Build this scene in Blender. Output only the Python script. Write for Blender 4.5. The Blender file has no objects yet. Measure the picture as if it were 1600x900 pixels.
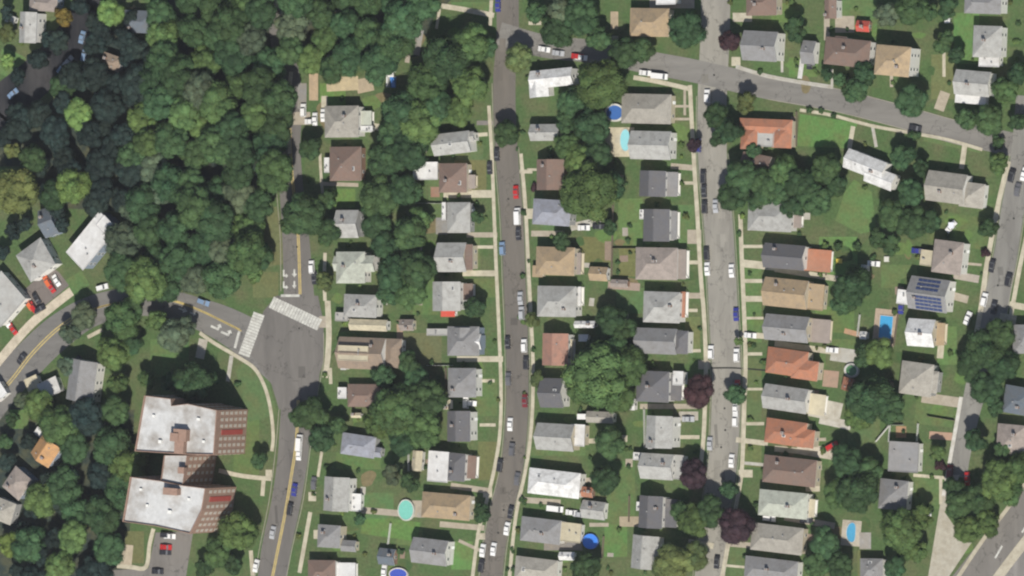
import bpy, math, random
import numpy as np
from mathutils import Vector, Matrix

# ------------------------------------------------------------------ camera, sky, sun, exposure
random.seed(7)
SC = bpy.context.scene
COL = SC.collection
HAZE = 1.4e-5
TH = math.radians(26.0)          # view tilts from straight down towards the west (camera stands to the east)
DIST = 2600.0                    # metres from the middle of the district
MPP = 0.22                       # metres per photo pixel (1600 px wide) across the view
CS, SN = math.cos(TH), math.sin(TH)
CAMP = Vector((DIST * SN, 0.0, DIST * CS))
cam = bpy.data.cameras.new('camera')
camo = bpy.data.objects.new('camera', cam)
COL.objects.link(camo)
camo.location = CAMP
camo.matrix_world = Matrix(((CS, 0, SN, CAMP.x), (0, 1, 0, CAMP.y), (-SN, 0, CS, CAMP.z), (0, 0, 0, 1)))
cam.sensor_fit = 'HORIZONTAL'
cam.sensor_width = 36.0
cam.lens = 36.0 * DIST / (1600 * MPP)
cam.clip_start = 10.0
cam.clip_end = 9000.0
SC.camera = camo

SUN_AZ, SUN_EL = math.radians(146), math.radians(54)
w = bpy.data.worlds.new('World')
SC.world = w
w.use_nodes = True
nt = w.node_tree
bg = nt.nodes['Background']
sky = nt.nodes.new('ShaderNodeTexSky')
sky.sky_type = 'NISHITA'
sky.sun_disc = False
sky.sun_elevation = SUN_EL
sky.sun_rotation = SUN_AZ
sky.air_density = 1.2
sky.dust_density = 1.5
nt.links.new(sky.outputs[0], bg.inputs[0])
bg.inputs[1].default_value = 0.06
sun = bpy.data.lights.new('sun', 'SUN')
sun.energy = 4.2
sun.angle = math.radians(0.55)
sun.color = (1.0, 0.95, 0.85)
suno = bpy.data.objects.new('sun', sun)
COL.objects.link(suno)
sd = Vector((math.sin(SUN_AZ) * math.cos(SUN_EL), math.cos(SUN_AZ) * math.cos(SUN_EL), math.sin(SUN_EL)))
suno.rotation_euler = sd.to_track_quat('Z', 'Y').to_euler()
suno.location = sd * 300
SC.view_settings.view_transform = 'Standard'
SC.view_settings.look = 'None'
SC.view_settings.exposure = 0.45
SC.view_settings.gamma = 1.0
SC.render.engine = 'CYCLES'
SC.cycles.use_denoising = True
SC.cycles.max_bounces = 5
SC.cycles.diffuse_bounces = 3
SC.cycles.filter_width = 2.2

# ------------------------------------------------------------------ from the survey (photo pixel, height) to a place in metres
def P(px, py, z=0.0):
    u, v = (px - 800) * MPP, (450 - py) * MPP
    d = Vector((-SN * DIST + CS * u, v, -CS * DIST - SN * u))
    t = (z - CAMP.z) / d.z
    return CAMP + d * t

def axes(rot):
    """unit photo-pixel axes turned clockwise by rot degrees -> lengths in metres and the angle of the first one"""
    r = math.radians(rot)
    a = Vector((math.cos(r) * MPP / CS, -math.sin(r) * MPP))
    b = Vector((-math.sin(r) * MPP / CS, -math.cos(r) * MPP))
    return a.length, b.length, math.atan2(a.y, a.x)

# ------------------------------------------------------------------ materials
def mat(name, col=None, var=0.18, scale=0.6, rough=0.9, spec=0.2, tint=None, tint_amt=0.0, tint_scale=0.15, streak=None, bump=0.0):
    m = bpy.data.materials.new(name)
    m.use_nodes = True
    n, l = m.node_tree.nodes, m.node_tree.links
    b = n['Principled BSDF']
    b.inputs['Roughness'].default_value = rough
    b.inputs['Specular IOR Level'].default_value = spec
    if col is None:
        oi = n.new('ShaderNodeObjectInfo')
        src = oi.outputs['Color']
    else:
        rgb = n.new('ShaderNodeRGB')
        rgb.outputs[0].default_value = (*col, 1)
        src = rgb.outputs[0]
    geo = n.new('ShaderNodeNewGeometry')
    pos = geo.outputs['Position']
    if streak:
        mp = n.new('ShaderNodeVectorMath')
        mp.operation = 'MULTIPLY'
        mp.inputs[1].default_value = streak
        l.new(pos, mp.inputs[0])
        pos2 = mp.outputs[0]
    else:
        pos2 = pos
    if tint is not None:
        nz = n.new('ShaderNodeTexNoise')
        nz.inputs['Scale'].default_value = tint_scale
        nz.inputs['Detail'].default_value = 5
        nz.inputs['Roughness'].default_value = 0.65
        l.new(pos2, nz.inputs['Vector'])
        rp = n.new('ShaderNodeMapRange')
        rp.inputs[1].default_value = 0.42
        rp.inputs[2].default_value = 0.66
        rp.inputs[4].default_value = tint_amt
        l.new(nz.outputs[0], rp.inputs[0])
        mx = n.new('ShaderNodeMix')
        mx.data_type = 'RGBA'
        l.new(rp.outputs[0], mx.inputs[0])
        l.new(src, mx.inputs[6])
        mx.inputs[7].default_value = (*tint, 1)
        src = mx.outputs[2]
    nz = n.new('ShaderNodeTexNoise')
    nz.inputs['Scale'].default_value = scale
    nz.inputs['Detail'].default_value = 6
    nz.inputs['Roughness'].default_value = 0.7
    l.new(pos2, nz.inputs['Vector'])
    rp = n.new('ShaderNodeMapRange')
    rp.inputs[1].default_value = 0.25
    rp.inputs[2].default_value = 0.75
    rp.inputs[3].default_value = 1 - var
    rp.inputs[4].default_value = 1 + var
    l.new(nz.outputs[0], rp.inputs[0])
    if name.startswith('asphalt'):
        # sealed cracks: thin dark lines along broken cell edges
        nw = n.new('ShaderNodeTexNoise')
        nw.inputs['Scale'].default_value = 0.5
        l.new(geo.outputs['Position'], nw.inputs['Vector'])
        va = n.new('ShaderNodeMix')
        va.data_type = 'VECTOR'
        va.inputs[0].default_value = 0.75
        l.new(geo.outputs['Position'], va.inputs[4])
        sc_ = n.new('ShaderNodeVectorMath')
        sc_.operation = 'MULTIPLY_ADD'
        sc_.inputs[1].default_value = (7, 7, 7)
        l.new(nw.outputs['Color'], sc_.inputs[0])
        l.new(geo.outputs['Position'], sc_.inputs[2])
        l.new(sc_.outputs[0], va.inputs[5])
        vo = n.new('ShaderNodeTexVoronoi')
        vo.feature = 'DISTANCE_TO_EDGE'
        vo.inputs['Scale'].default_value = 0.075
        l.new(va.outputs[1], vo.inputs['Vector'])
        cr = n.new('ShaderNodeMapRange')
        cr.inputs[1].default_value = 0.004
        cr.inputs[2].default_value = 0.012
        cr.inputs[3].default_value = 0.62
        cr.inputs[4].default_value = 1.0
        l.new(vo.outputs['Distance'], cr.inputs[0])
        cm = n.new('ShaderNodeVectorMath')
        cm.operation = 'SCALE'
        l.new(src, cm.inputs[0])
        l.new(cr.outputs[0], cm.inputs['Scale'])
        src = cm.outputs[0]
    vm = n.new('ShaderNodeVectorMath')
    vm.operation = 'SCALE'
    l.new(src, vm.inputs[0])
    l.new(rp.outputs[0], vm.inputs['Scale'])
    l.new(vm.outputs[0], b.inputs['Base Color'])
    if bump:
        bp = n.new('ShaderNodeBump')
        bp.inputs['Strength'].default_value = bump
        bp.inputs['Distance'].default_value = 0.05
        l.new(nz.outputs[0], bp.inputs['Height'])
        l.new(bp.outputs[0], b.inputs['Normal'])
    return m

M = {}
M['ground'] = mat('ground_grass', (0.058, 0.100, 0.036), 0.4, 1.1, tint=(0.115, 0.105, 0.058), tint_amt=0.6, tint_scale=0.09)
M['lawn'] = mat('lawn_grass', None, 0.30, 0.9, tint=(0.115, 0.105, 0.045), tint_amt=0.5, tint_scale=0.16)
M['asphalt'] = mat('asphalt', None, 0.14, 0.5, tint=(0.085, 0.08, 0.078), tint_amt=0.45, tint_scale=0.10, streak=(1.0, 0.16, 1.0))
M['asphalt_x'] = mat('asphalt_cross', None, 0.14, 0.5, tint=(0.085, 0.08, 0.078), tint_amt=0.4, tint_scale=0.10, streak=(0.2, 1.0, 1.0))
M['concrete'] = mat('concrete', None, 0.16, 0.7, tint=(0.22, 0.19, 0.14), tint_amt=0.5, tint_scale=0.3)
M['yellow'] = mat('yellow_paint', (0.43, 0.34, 0.13), 0.25, 1.5, tint=(0.2, 0.17, 0.12), tint_amt=0.5, tint_scale=0.6)
M['white_paint'] = mat('white_paint', (0.46, 0.46, 0.43), 0.25, 1.5, tint=(0.22, 0.21, 0.20), tint_amt=0.6, tint_scale=0.5)
M['roof'] = mat('shingle', None, 0.16, 1.6, tint=(0.12, 0.11, 0.10), tint_amt=0.38, tint_scale=0.45, bump=0.3)
M['membrane'] = mat('roof_membrane', None, 0.14, 0.6, tint=(0.21, 0.185, 0.16), tint_amt=0.35, tint_scale=0.13)
M['membrane_old'] = mat('roof_membrane_old', None, 0.14, 0.6, tint=(0.20, 0.175, 0.15), tint_amt=0.8, tint_scale=0.11)
M['wall'] = mat('siding', None, 0.08, 1.0)
M['brick'] = mat('brickwork', (0.25, 0.165, 0.13), 0.2, 0.8)
M['vent'] = mat('vent_metal', (0.26, 0.26, 0.26), 0.1, 1.0)
M['trim'] = mat('white_trim', (0.62, 0.62, 0.60), 0.06, 1.0)
M['glass'] = mat('dark_glass', (0.11, 0.115, 0.125), 0.1, 1.0, rough=0.12, spec=0.6)
M['paint'] = mat('car_paint', None, 0.04, 1.0, rough=0.28, spec=0.5)
M['rubber'] = mat('rubber', (0.02, 0.02, 0.02), 0.1, 1.0)
M['water'] = mat('pool_water', None, 0.10, 1.2, rough=0.08, spec=0.5)
M['wood'] = mat('decking', None, 0.15, 2.0)
M['bark'] = mat('bark', (0.09, 0.07, 0.055), 0.2, 3.0)
M['solar'] = mat('solar_cell', (0.035, 0.05, 0.12), 0.15, 1.2, rough=0.25, spec=0.5)

def leaf_mat():
    m = bpy.data.materials.new('leaves')
    m.use_nodes = True
    n, l = m.node_tree.nodes, m.node_tree.links
    b = n['Principled BSDF']
    b.inputs['Roughness'].default_value = 0.7
    b.inputs['Specular IOR Level'].default_value = 0.15
    oi = n.new('ShaderNodeObjectInfo')
    at = n.new('ShaderNodeAttribute')
    at.attribute_name = 'leaf'
    vm = n.new('ShaderNodeVectorMath')
    vm.operation = 'MULTIPLY'
    l.new(oi.outputs['Color'], vm.inputs[0])
    l.new(at.outputs['Color'], vm.inputs[1])
    l.new(vm.outputs[0], b.inputs['Base Color'])
    tr = n.new('ShaderNodeBsdfTranslucent')
    l.new(vm.outputs[0], tr.inputs[0])
    ms = n.new('ShaderNodeMixShader')
    ms.inputs[0].default_value = 0.15
    l.new(b.outputs[0], ms.inputs[1])
    l.new(tr.outputs[0], ms.inputs[2])
    l.new(ms.outputs[0], n['Material Output'].inputs[0])
    return m
M['leaf'] = leaf_mat()

# ------------------------------------------------------------------ mesh helpers
class MB:
    def __init__(s):
        s.v, s.f, s.m = [], [], []
    def face(s, pts, mi=0):
        i = len(s.v)
        s.v += [tuple(p) for p in pts]
        s.f.append(tuple(range(i, i + len(pts))))
        s.m.append(mi)
    def box(s, x0, y0, z0, x1, y1, z1, mi=0):
        i = len(s.v)
        s.v += [(x0, y0, z0), (x1, y0, z0), (x1, y1, z0), (x0, y1, z0), (x0, y0, z1), (x1, y0, z1), (x1, y1, z1), (x0, y1, z1)]
        s.f += [tuple(i + k for k in q) for q in ((0, 3, 2, 1), (4, 5, 6, 7), (0, 1, 5, 4), (1, 2, 6, 5), (2, 3, 7, 6), (3, 0, 4, 7))]
        s.m += [mi] * 6
    def prism(s, poly, z0, z1, mi=0, mtop=None):
        n = len(poly)
        a = sum(poly[k][0] * poly[(k + 1) % n][1] - poly[(k + 1) % n][0] * poly[k][1] for k in range(n))
        if a < 0:
            poly = poly[::-1]
        i = len(s.v)
        s.v += [(p[0], p[1], z0) for p in poly] + [(p[0], p[1], z1) for p in poly]
        s.f.append(tuple(i + n + k for k in range(n)))
        s.m.append(mi if mtop is None else mtop)
        s.f.append(tuple(i + n - 1 - k for k in range(n)))
        s.m.append(mi)
        for k in range(n):
            s.f.append((i + k, i + (k + 1) % n, i + n + (k + 1) % n, i + n + k))
            s.m.append(mi)
    def mesh(s, name):
        me = bpy.data.meshes.new(name)
        me.from_pydata(s.v, [], s.f)
        me.polygons.foreach_set('material_index', s.m)
        me.update()
        return me
    def obj(s, name, mats, parent=None, color=None):
        me = s.mesh(name)
        for q in (mats if isinstance(mats, (list, tuple)) else [mats]):
            me.materials.append(q)
        return put(name, me, parent, color=color)

def put(name, me, parent=None, loc=None, rz=None, sc=None, color=None):
    o = bpy.data.objects.new(name, me)
    COL.objects.link(o)
    o.parent = parent
    if loc is not None:
        o.location = loc
    if rz is not None:
        o.rotation_euler = (0, 0, rz)
    if sc is not None:
        o.scale = sc
    if color is not None:
        o.color = (*color, 1)
    return o

def empty(name, loc, rz=0.0):
    o = bpy.data.objects.new(name, None)
    COL.objects.link(o)
    o.location = loc
    o.rotation_euler = (0, 0, rz)
    o.empty_display_size = 0.5
    return o

def tag(o, label=None, cat=None, group=None, kind=None):
    if label: o['label'] = label
    if cat: o['category'] = cat
    if group: o['group'] = group
    if kind: o['kind'] = kind
    return o

def smooth(pts, n=4):
    """Catmull-Rom through the points"""
    if len(pts) < 3:
        return [Vector(p) for p in pts]
    pts = [Vector(p) for p in pts]
    out = []
    for i in range(len(pts) - 1):
        p0, p1, p2, p3 = pts[max(i - 1, 0)], pts[i], pts[i + 1], pts[min(i + 2, len(pts) - 1)]
        for k in range(n):
            t = k / n
            out.append(0.5 * ((2 * p1) + (p2 - p0) * t + (2 * p0 - 5 * p1 + 4 * p2 - p3) * t * t + (3 * p1 - p0 - 3 * p2 + p3) * t ** 3))
    out.append(pts[-1])
    return out

def ribbon(mb, pts, width, z0, z1, mi=0, off=0.0):
    """a slab that follows a line of world points; width in metres"""
    n = len(pts)
    L = []
    for i in range(n):
        d = (pts[min(i + 1, n - 1)] - pts[max(i - 1, 0)])
        d = Vector((d.x, d.y)).normalized()
        nn = Vector((-d.y, d.x))
        wd = width[i] if isinstance(width, list) else width
        c = Vector((pts[i].x, pts[i].y)) + nn * off
        L.append((c + nn * wd / 2, c - nn * wd / 2))
    for i in range(n - 1):
        a, b = L[i]
        c, d = L[i + 1]
        mb.face([(b.x, b.y, z1), (d.x, d.y, z1), (c.x, c.y, z1), (a.x, a.y, z1)], mi)
        mb.face([(a.x, a.y, z0), (a.x, a.y, z1), (c.x, c.y, z1), (c.x, c.y, z0)], mi)
        mb.face([(d.x, d.y, z0), (d.x, d.y, z1), (b.x, b.y, z1), (b.x, b.y, z0)], mi)
    for (a, b) in (L[0], (L[-1][1], L[-1][0])):
        mb.face([(a.x, a.y, z0), (b.x, b.y, z0), (b.x, b.y, z1), (a.x, a.y, z1)], mi)
    return L

def W(pts, z=0.0):
    return [P(x, y, z) for x, y in pts]

# ------------------------------------------------------------------ the ground
g = MB()
g.face([(-900, -900, 0), (900, -900, 0), (900, 900, 0), (-900, 900, 0)])
tag(g.obj('ground', M['ground']), kind='structure')
GREY_B, GREY_C, GREY_A, SHADE_N = (0.128, 0.116, 0.102), (0.235, 0.224, 0.198), (0.136, 0.128, 0.120), (0.017, 0.018, 0.022)
CREAM, CONC, PINKC = (0.40, 0.37, 0.29), (0.35, 0.34, 0.31), (0.31, 0.275, 0.225)
zr = [0.010]

def road(name, line, wpx, color, m='asphalt', kerb=True, n=6):
    pts = smooth(W(line), n)
    ws = [x * MPP for x in wpx] if isinstance(wpx, list) else wpx * MPP / 0.95
    if isinstance(ws, list):
        k = len(pts) - 1
        ws = [ws[min(int(i / k * (len(ws) - 1)), len(ws) - 2)] * (1 - (i / k * (len(ws) - 1)) % 1) + ws[min(int(i / k * (len(ws) - 1)), len(ws) - 2) + 1] * ((i / k * (len(ws) - 1)) % 1) for i in range(len(pts))]
        ws[-1] = wpx[-1] * MPP
    zr[0] += 0.004
    mb = MB()
    ribbon(mb, pts, ws, 0.0, zr[0])
    o = tag(mb.obj(name, M[m], color=color), kind='structure')
    return o

def kerb(line, n=6):
    mb = MB()
    ribbon(mb, smooth(W(line), n), 0.18, 0.0, 0.13)
    return tag(mb.obj('kerb', M['concrete'], color=(0.30, 0.28, 0.24)), kind='structure')

def walk(line, wpx=6, color=CREAM, name='sidewalk', n=5, h=0.10):
    mb = MB()
    ribbon(mb, smooth(W(line), n), wpx * MPP, 0.0, h + random.uniform(0, 0.02))
    return tag(mb.obj(name, M['concrete'], color=color), kind='structure')

def slab(name, poly, color, m='concrete', h=0.06, kind='structure'):
    mb = MB()
    mb.prism([tuple(P(x, y))[:2] for x, y in poly], -0.02, h + random.uniform(0, 0.012))
    return tag(mb.obj(name, M[m], color=color), kind=kind)

def rect(cx, cy, w_, h_, rot=0):
    r = math.radians(rot)
    c, s = math.cos(r), math.sin(r)
    return [(cx + x * c - y * s, cy + x * s + y * c) for x, y in ((-w_ / 2, -h_ / 2), (w_ / 2, -h_ / 2), (w_ / 2, h_ / 2), (-w_ / 2, h_ / 2))]

# brown straight street
B_L = [(793, -40), (793, 60), (788, 130), (791, 230), (800, 340), (804, 440), (808, 540), (808, 640), (800, 730), (783, 800), (772, 860), (764, 940)]
road('street_brown', [(793, -500)] + B_L + [(720, 1400)], 37, GREY_B)
# pale straight street
C_L = [(1119, -40), (1117, 60), (1113, 150), (1113, 240), (1121, 330), (1127, 420), (1131, 500), (1135, 580), (1133, 670), (1126, 750), (1114, 830), (1104, 940)]
road('street_pale', [(1125, -500)] + C_L + [(1050, 1400)], 47, GREY_C)
# cross street along the top right
E_L = [(780, 52), (850, 72), (940, 82), (1010, 97), (1090, 112), (1200, 137), (1300, 155), (1400, 180), (1500, 208), (1640, 240)]
road('cross_street', E_L + [(2100, 360)], 34, (0.175, 0.168, 0.156), 'asphalt_x')
# street at the far right, and its stub below the big tree
D_L = [(1606, 150), (1598, 240), (1582, 330), (1571, 400), (1557, 470), (1546, 540), (1530, 590), (1517, 640), (1504, 700), (1498, 745)]
road('street_far_right', D_L, [38, 38, 38, 38, 40, 40, 38, 32, 30, 26], (0.20, 0.195, 0.18))
# road with the yellow line, its junction and the branch to the left
A_L = [(432, -40), (440, 60), (456, 150), (452, 220), (455, 290), (462, 370), (467, 460), (470, 520), (470, 590), (462, 660), (457, 720), (446, 790), (431, 860), (420, 940)]
road('yellow_lined_road', [(400, -500)] + A_L + [(350, 1400)], [40, 40, 40, 38, 40, 42, 48, 54, 70, 66, 56, 54, 52, 52, 52, 52], GREY_A)
W_L = [(-60, 685), (0, 610), (45, 562), (90, 520), (140, 488), (200, 472), (255, 474), (310, 490), (360, 512), (410, 545), (450, 590)]
road('yellow_lined_road_branch', [(-400, 1080)] + W_L, [62, 62, 62, 60, 58, 50, 46, 46, 50, 60, 70, 50], (0.150, 0.145, 0.138), 'asphalt_x')
slab('junction_asphalt', [(388, 548), (412, 486), (432, 462), (497, 462), (506, 505), (505, 565), (488, 625), (436, 640), (424, 600), (405, 572)], GREY_A, 'asphalt', 0.034)
# road at the upper left, its shade painted in as a near-black colour
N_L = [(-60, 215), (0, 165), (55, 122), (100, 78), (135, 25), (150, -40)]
road('dark_road', [(-450, 480)] + N_L + [(170, -450)], 62, SHADE_N)
# highway at the lower right corner
road('highway_carriageway', [(1720, 660), (1640, 758), (1575, 842), (1510, 925)], 62, (0.16, 0.15, 0.138))
road('highway_far_carriageway', [(1720, 745), (1650, 822), (1600, 880), (1560, 940)], 46, (0.20, 0.19, 0.18))
for ln, wd in (([(1700, 707), (1620, 805), (1555, 892), (1520, 940)], 9),):
    walk([(1720, 710), (1640, 800), (1585, 868), (1535, 935)], 15, (0.38, 0.35, 0.28), 'median_strip')
walk([(1610, 745), (1570, 800), (1535, 845), (1495, 905)], 6, (0.36, 0.33, 0.26), 'verge_strip')
slab('gravel_apron', [(1462, 830), (1472, 770), (1480, 742), (1500, 742), (1476, 800), (1500, 835), (1520, 845), (1482, 902), (1450, 902)], (0.34, 0.32, 0.27), 'concrete', 0.03)
slab('parking_lot', [(243, 832), (302, 830), (290, 905), (150, 905), (155, 892), (232, 888)], (0.16, 0.15, 0.14), 'asphalt', 0.02)
slab('driveway_lot', [(36, 455), (78, 415), (92, 425), (108, 446), (60, 486), (44, 478)], (0.15, 0.13, 0.12), 'asphalt', 0.02)

# kerbs
def offline(line, d):
    return [(x + d, y) for x, y in line]
kerb(offline(B_L[2:], -19)); kerb(offline(B_L[3:], 19.5))
kerb(offline(C_L[2:], -24.5)); kerb(offline(C_L[3:], 25))
kerb([(x, y + 18) for x, y in E_L[5:-1]]); kerb([(x, y - 18) for x, y in E_L[5:-1]])
kerb(offline(D_L[1:6], -20)); kerb(offline(D_L[2:6], 20))
kerb([(432, 220), (432, 290), (438, 370), (439, 455)]); kerb([(436, 640), (431, 700), (421, 780), (405, 860), (398, 905)])
kerb([(506, 520), (505, 568), (492, 640), (485, 700), (474, 780), (458, 850), (447, 905)])

# sidewalks, paths
walk([(764, 165), (769, 250), (772, 330), (776, 430), (780, 520), (783, 610), (781, 680), (771, 740), (760, 785), (748, 830), (738, 905)], 6)
walk([(814, 240), (821, 320), (826, 420), (830, 500), (833, 570), (832, 640), (827, 700), (819, 745), (808, 795), (802, 840), (796, 905)], 6)
walk([(1078, 133), (1081, 190), (1085, 260), (1090, 340), (1095, 430), (1100, 490), (1103, 560), (1102, 620), (1099, 690), (1093, 740)], 7)
walk([(1157, 335), (1159, 400), (1162, 470), (1165, 560), (1163, 640), (1161, 700), (1158, 745), (1150, 790), (1138, 850), (1128, 905)], 7)
walk([(990, 121), (1030, 128), (1078, 139)], 7)
walk([(1150, 104), (1200, 119), (1260, 130), (1302, 136)], 6, CONC)
walk([(1250, 172), (1300, 180), (1360, 196), (1420, 207), (1480, 218), (1535, 234)], 5)
walk([(1576, 252), (1562, 310), (1550, 370), (1541, 420), (1533, 480), (1526, 520)], 8)
walk([(1604, 370), (1593, 420), (1582, 480), (1577, 512)], 7)
walk([(1502, 620), (1495, 660), (1486, 710), (1480, 745), (1474, 775)], 6, (0.48, 0.47, 0.44))
walk([(500, 240), (503, 290), (508, 320)], 5); walk([(508, 395), (507, 440), (508, 470)], 6)
walk([(512, 470), (514, 520), (512, 560), (508, 590)], 10, CREAM)
walk([(516, 575), (517, 600)], 6); walk([(503, 705), (497, 745)], 5); walk([(485, 800), (476, 850), (468, 895)], 7)
walk([(455, 112), (452, 145)], 7); walk([(452, 213), (453, 240)], 7)
walk([(112, 455), (80, 480), (45, 510), (0, 562), (-30, 600)], 15, (0.44, 0.39, 0.31))
walk([(312, 520), (335, 536), (372, 558), (398, 576), (414, 605), (423, 640), (427, 680), (425, 705)], 6)
walk([(137, 527), (160, 515)], 6); walk([(362, 556), (356, 596)], 7, CONC)
walk([(318, 530), (312, 560)], 16, (0.33, 0.31, 0.27), 'footpath')
walk([(342, 735), (370, 742), (398, 746), (424, 748)], 7); walk([(412, 750), (410, 775)], 7)
walk([(183, 884), (205, 886), (228, 886), (234, 850), (240, 826)], 7); slab('patio', rect(196, 868, 22, 34, 5), (0.36, 0.31, 0.24))
walk([(395, 900), (392, 860)], 7, CREAM)
walk([(682, 8), (720, 14), (772, 24)], 8); walk([(687, 14), (682, 45)], 5); walk([(768, 0), (766, 40)], 6)
walk([(646, 30), (642, 60), (636, 98)], 8, (0.32, 0.28, 0.24), 'footpath'); slab('driveway', rect(652, 66, 14, 40, 10), (0.25, 0.24, 0.23))
# driveways and front paths: cx, cy, w, h, rot, colour
for d in [(733, 303, 80, 12, 0, CREAM), (748, 427, 50, 9, 0, CREAM), (755, 386, 32, 5, 0, CREAM), (750, 561, 72, 9, 0, CREAM), (757, 595, 32, 5, 0, CREAM),
          (762, 664, 25, 5, 0, CREAM), (753, 367, 48, 8, 0, PINKC), (690, 353, 18, 26, 0, (0.2, 0.2, 0.2)), (735, 763, 62, 9, 8, PINKC), (762, 770, 14, 14, 0, CREAM),
          (745, 211, 34, 6, -5, CREAM), (758, 192, 26, 7, 0, (0.16, 0.15, 0.15)), (722, 822, 70, 9, 5, PINKC), (751, 838, 14, 10, 0, CREAM),
          (735, 853, 40, 5, 25, PINKC), (855, 365, 50, 9, 0, PINKC), (828, 334, 14, 16, 0, CREAM), (822, 268, 20, 6, 0, CREAM), (834, 265, 20, 4, 0, CREAM),
          (915, 350, 48, 12, -12, CONC), (1068, 261, 40, 9, 5, PINKC), (1072, 286, 24, 5, 0, CREAM), (1085, 370, 22, 22, 0, PINKC), (1080, 410, 28, 6, 0, CREAM),
          (1085, 462, 26, 9, 0, PINKC), (1080, 548, 30, 5, 0, CREAM), (1080, 485, 20, 5, 0, CREAM), (1045, 635, 90, 8, 0, PINKC), (1100, 570, 18, 14, 0, PINKC),
          (1075, 683, 36, 6, 0, CREAM), (1076, 650, 30, 14, 0, (0.33, 0.31, 0.27)), (1110, 775, 14, 8, 0, CREAM), (1095, 850, 40, 9, 10, CREAM), (1062, 166, 30, 4, 0, PINKC), (1062, 186, 34, 4, 0, PINKC), (1070, 160, 4, 40, 0, PINKC),
          (1180, 385, 40, 5, 0, CREAM), (1185, 414, 56, 12, 6, CREAM), (1260, 428, 100, 9, 9, CREAM), (1180, 439, 36, 6, 0, CREAM), (1180, 467, 30, 9, 0, CREAM), (1178, 497, 30, 4, 0, CREAM),
          (1180, 524, 44, 9, 5, CREAM), (1255, 543, 90, 9, 8, CREAM), (1178, 553, 26, 5, 0, CREAM), (1178, 608, 30, 4, 0, CREAM), (1180, 662, 28, 5, 0, CREAM), (1175, 690, 50, 8, 7, CREAM),
          (1180, 725, 34, 5, 5, CONC), (1165, 740, 22, 12, 0, CREAM), (1250, 705, 80, 9, 6, CREAM), (1270, 760, 22, 16, 0, (0.38, 0.35, 0.28)), (1150, 885, 40, 4, 5, CREAM), (1170, 852, 60, 9, 5, PINKC),
          (1505, 245, 8, 38, 8, CREAM), (1330, 215, 7, 36, 10, CREAM), (1366, 212, 5, 36, -10, CONC), (1475, 100, 5, 40, 0, CREAM), (1393, 122, 5, 28, 0, PINKC), (1300, 122, 4, 28, 0, CONC), (1222, 101, 4, 24, 0, CONC), (1252, 105, 7, 36, 8, (0.5, 0.5, 0.5)),
          (1292, 45, 9, 36, 0, PINKC), (1320, 38, 30, 26, 0, PINKC), (1472, 158, 16, 30, 20, (0.33, 0.29, 0.23)), (1470, 625, 60, 16, 8, PINKC), (1575, 498, 26, 14, 10, CREAM), (1590, 478, 26, 10, 10, CREAM), (1457, 745, 60, 5, 5, CREAM), (1470, 768, 5, 40, 0, CREAM),
          (1512, 412, 44, 4, 5, PINKC), (1510, 433, 40, 12, 10, (0.3, 0.27, 0.24)), (1470, 545, 10, 30, 5, CREAM), (1500, 465, 26, 12, 15, PINKC), (1290, 640, 50, 30, 12, (0.40, 0.38, 0.33)), (1275, 705, 60, 18, 10, (0.42, 0.38, 0.32)), (1305, 660, 50, 14, 12, (0.42, 0.40, 0.36)),
          (960, 32, 12, 28, 0, (0.34, 0.27, 0.19)), (1050, 5, 70, 16, 0, PINKC), (955, 62, 22, 12, 0, CREAM), (836, 36, 20, 6, 0, CREAM), (1160, 27, 30, 14, 0, (0.38, 0.35, 0.28)), (1150, 96, 14, 14, 0, CREAM),
          (503, 835, 26, 14, 0, CREAM), (488, 776, 12, 14, 0, CREAM), (600, 800, 70, 10, 5, PINKC), (652, 795, 30, 26, 0, PINKC), (470, 185, 30, 20, 0, PINKC), (490, 135, 14, 44, 0, (0.36, 0.27, 0.18)), (535, 131, 50, 22, -3, (0.40, 0.33, 0.21)), (570, 133, 26, 22, -12, (0.33, 0.27, 0.19)), (507, 165, 10, 30, 0, CREAM), (472, 150, 14, 40, 0, (0.2, 0.195, 0.19)),
          (505, 503, 12, 18, 0, PINKC), (625, 520, 10, 40, 0, (0.30, 0.21, 0.15)), (585, 705, 10, 8, 0, CONC), (530, 288, 60, 6, 2, PINKC), (420, 740, 10, 12, 0, CREAM), (968, 222, 46, 46, 0, (0.44, 0.40, 0.30)), (1382, 514, 34, 62, 6, (0.33, 0.26, 0.20)), (1332, 520, 26, 8, 15, (0.38, 0.22, 0.13)),
          (1352, 845, 18, 26, 0, (0.26, 0.25, 0.24)), (1330, 833, 30, 40, 5, (0.36, 0.33, 0.28)), (1265, 815, 80, 10, 10, PINKC), (1318, 555, 40, 22, 8, CONC), (1298, 592, 24, 26, 6, (0.29, 0.20, 0.15)), (880, 853, 60, 14, 0, (0.16, 0.15, 0.145)), (845, 783, 62, 9, 4, PINKC), (936, 820, 30, 6, 0, PINKC), (985, 815, 34, 16, 0, (0.3, 0.25, 0.18)), (980, 505 , 4, 30, 0, CREAM), (975, 447, 50, 12, 4, (0.27, 0.21, 0.18)), (950, 392, 10, 30, 0, (0.2, 0.15, 0.12)), (680, 300, 14, 16, 0, (0.24, 0.14, 0.1)), (1470, 681, 36, 12, 4, (0.34, 0.22, 0.16)), (1408, 675, 16, 18, 0, (0.30, 0.18, 0.10))]:
    slab('driveway' if d[3] > 7 and d[2] > 7 else 'footpath', rect(*d[:5]), d[5], 'concrete', 0.04)

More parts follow.
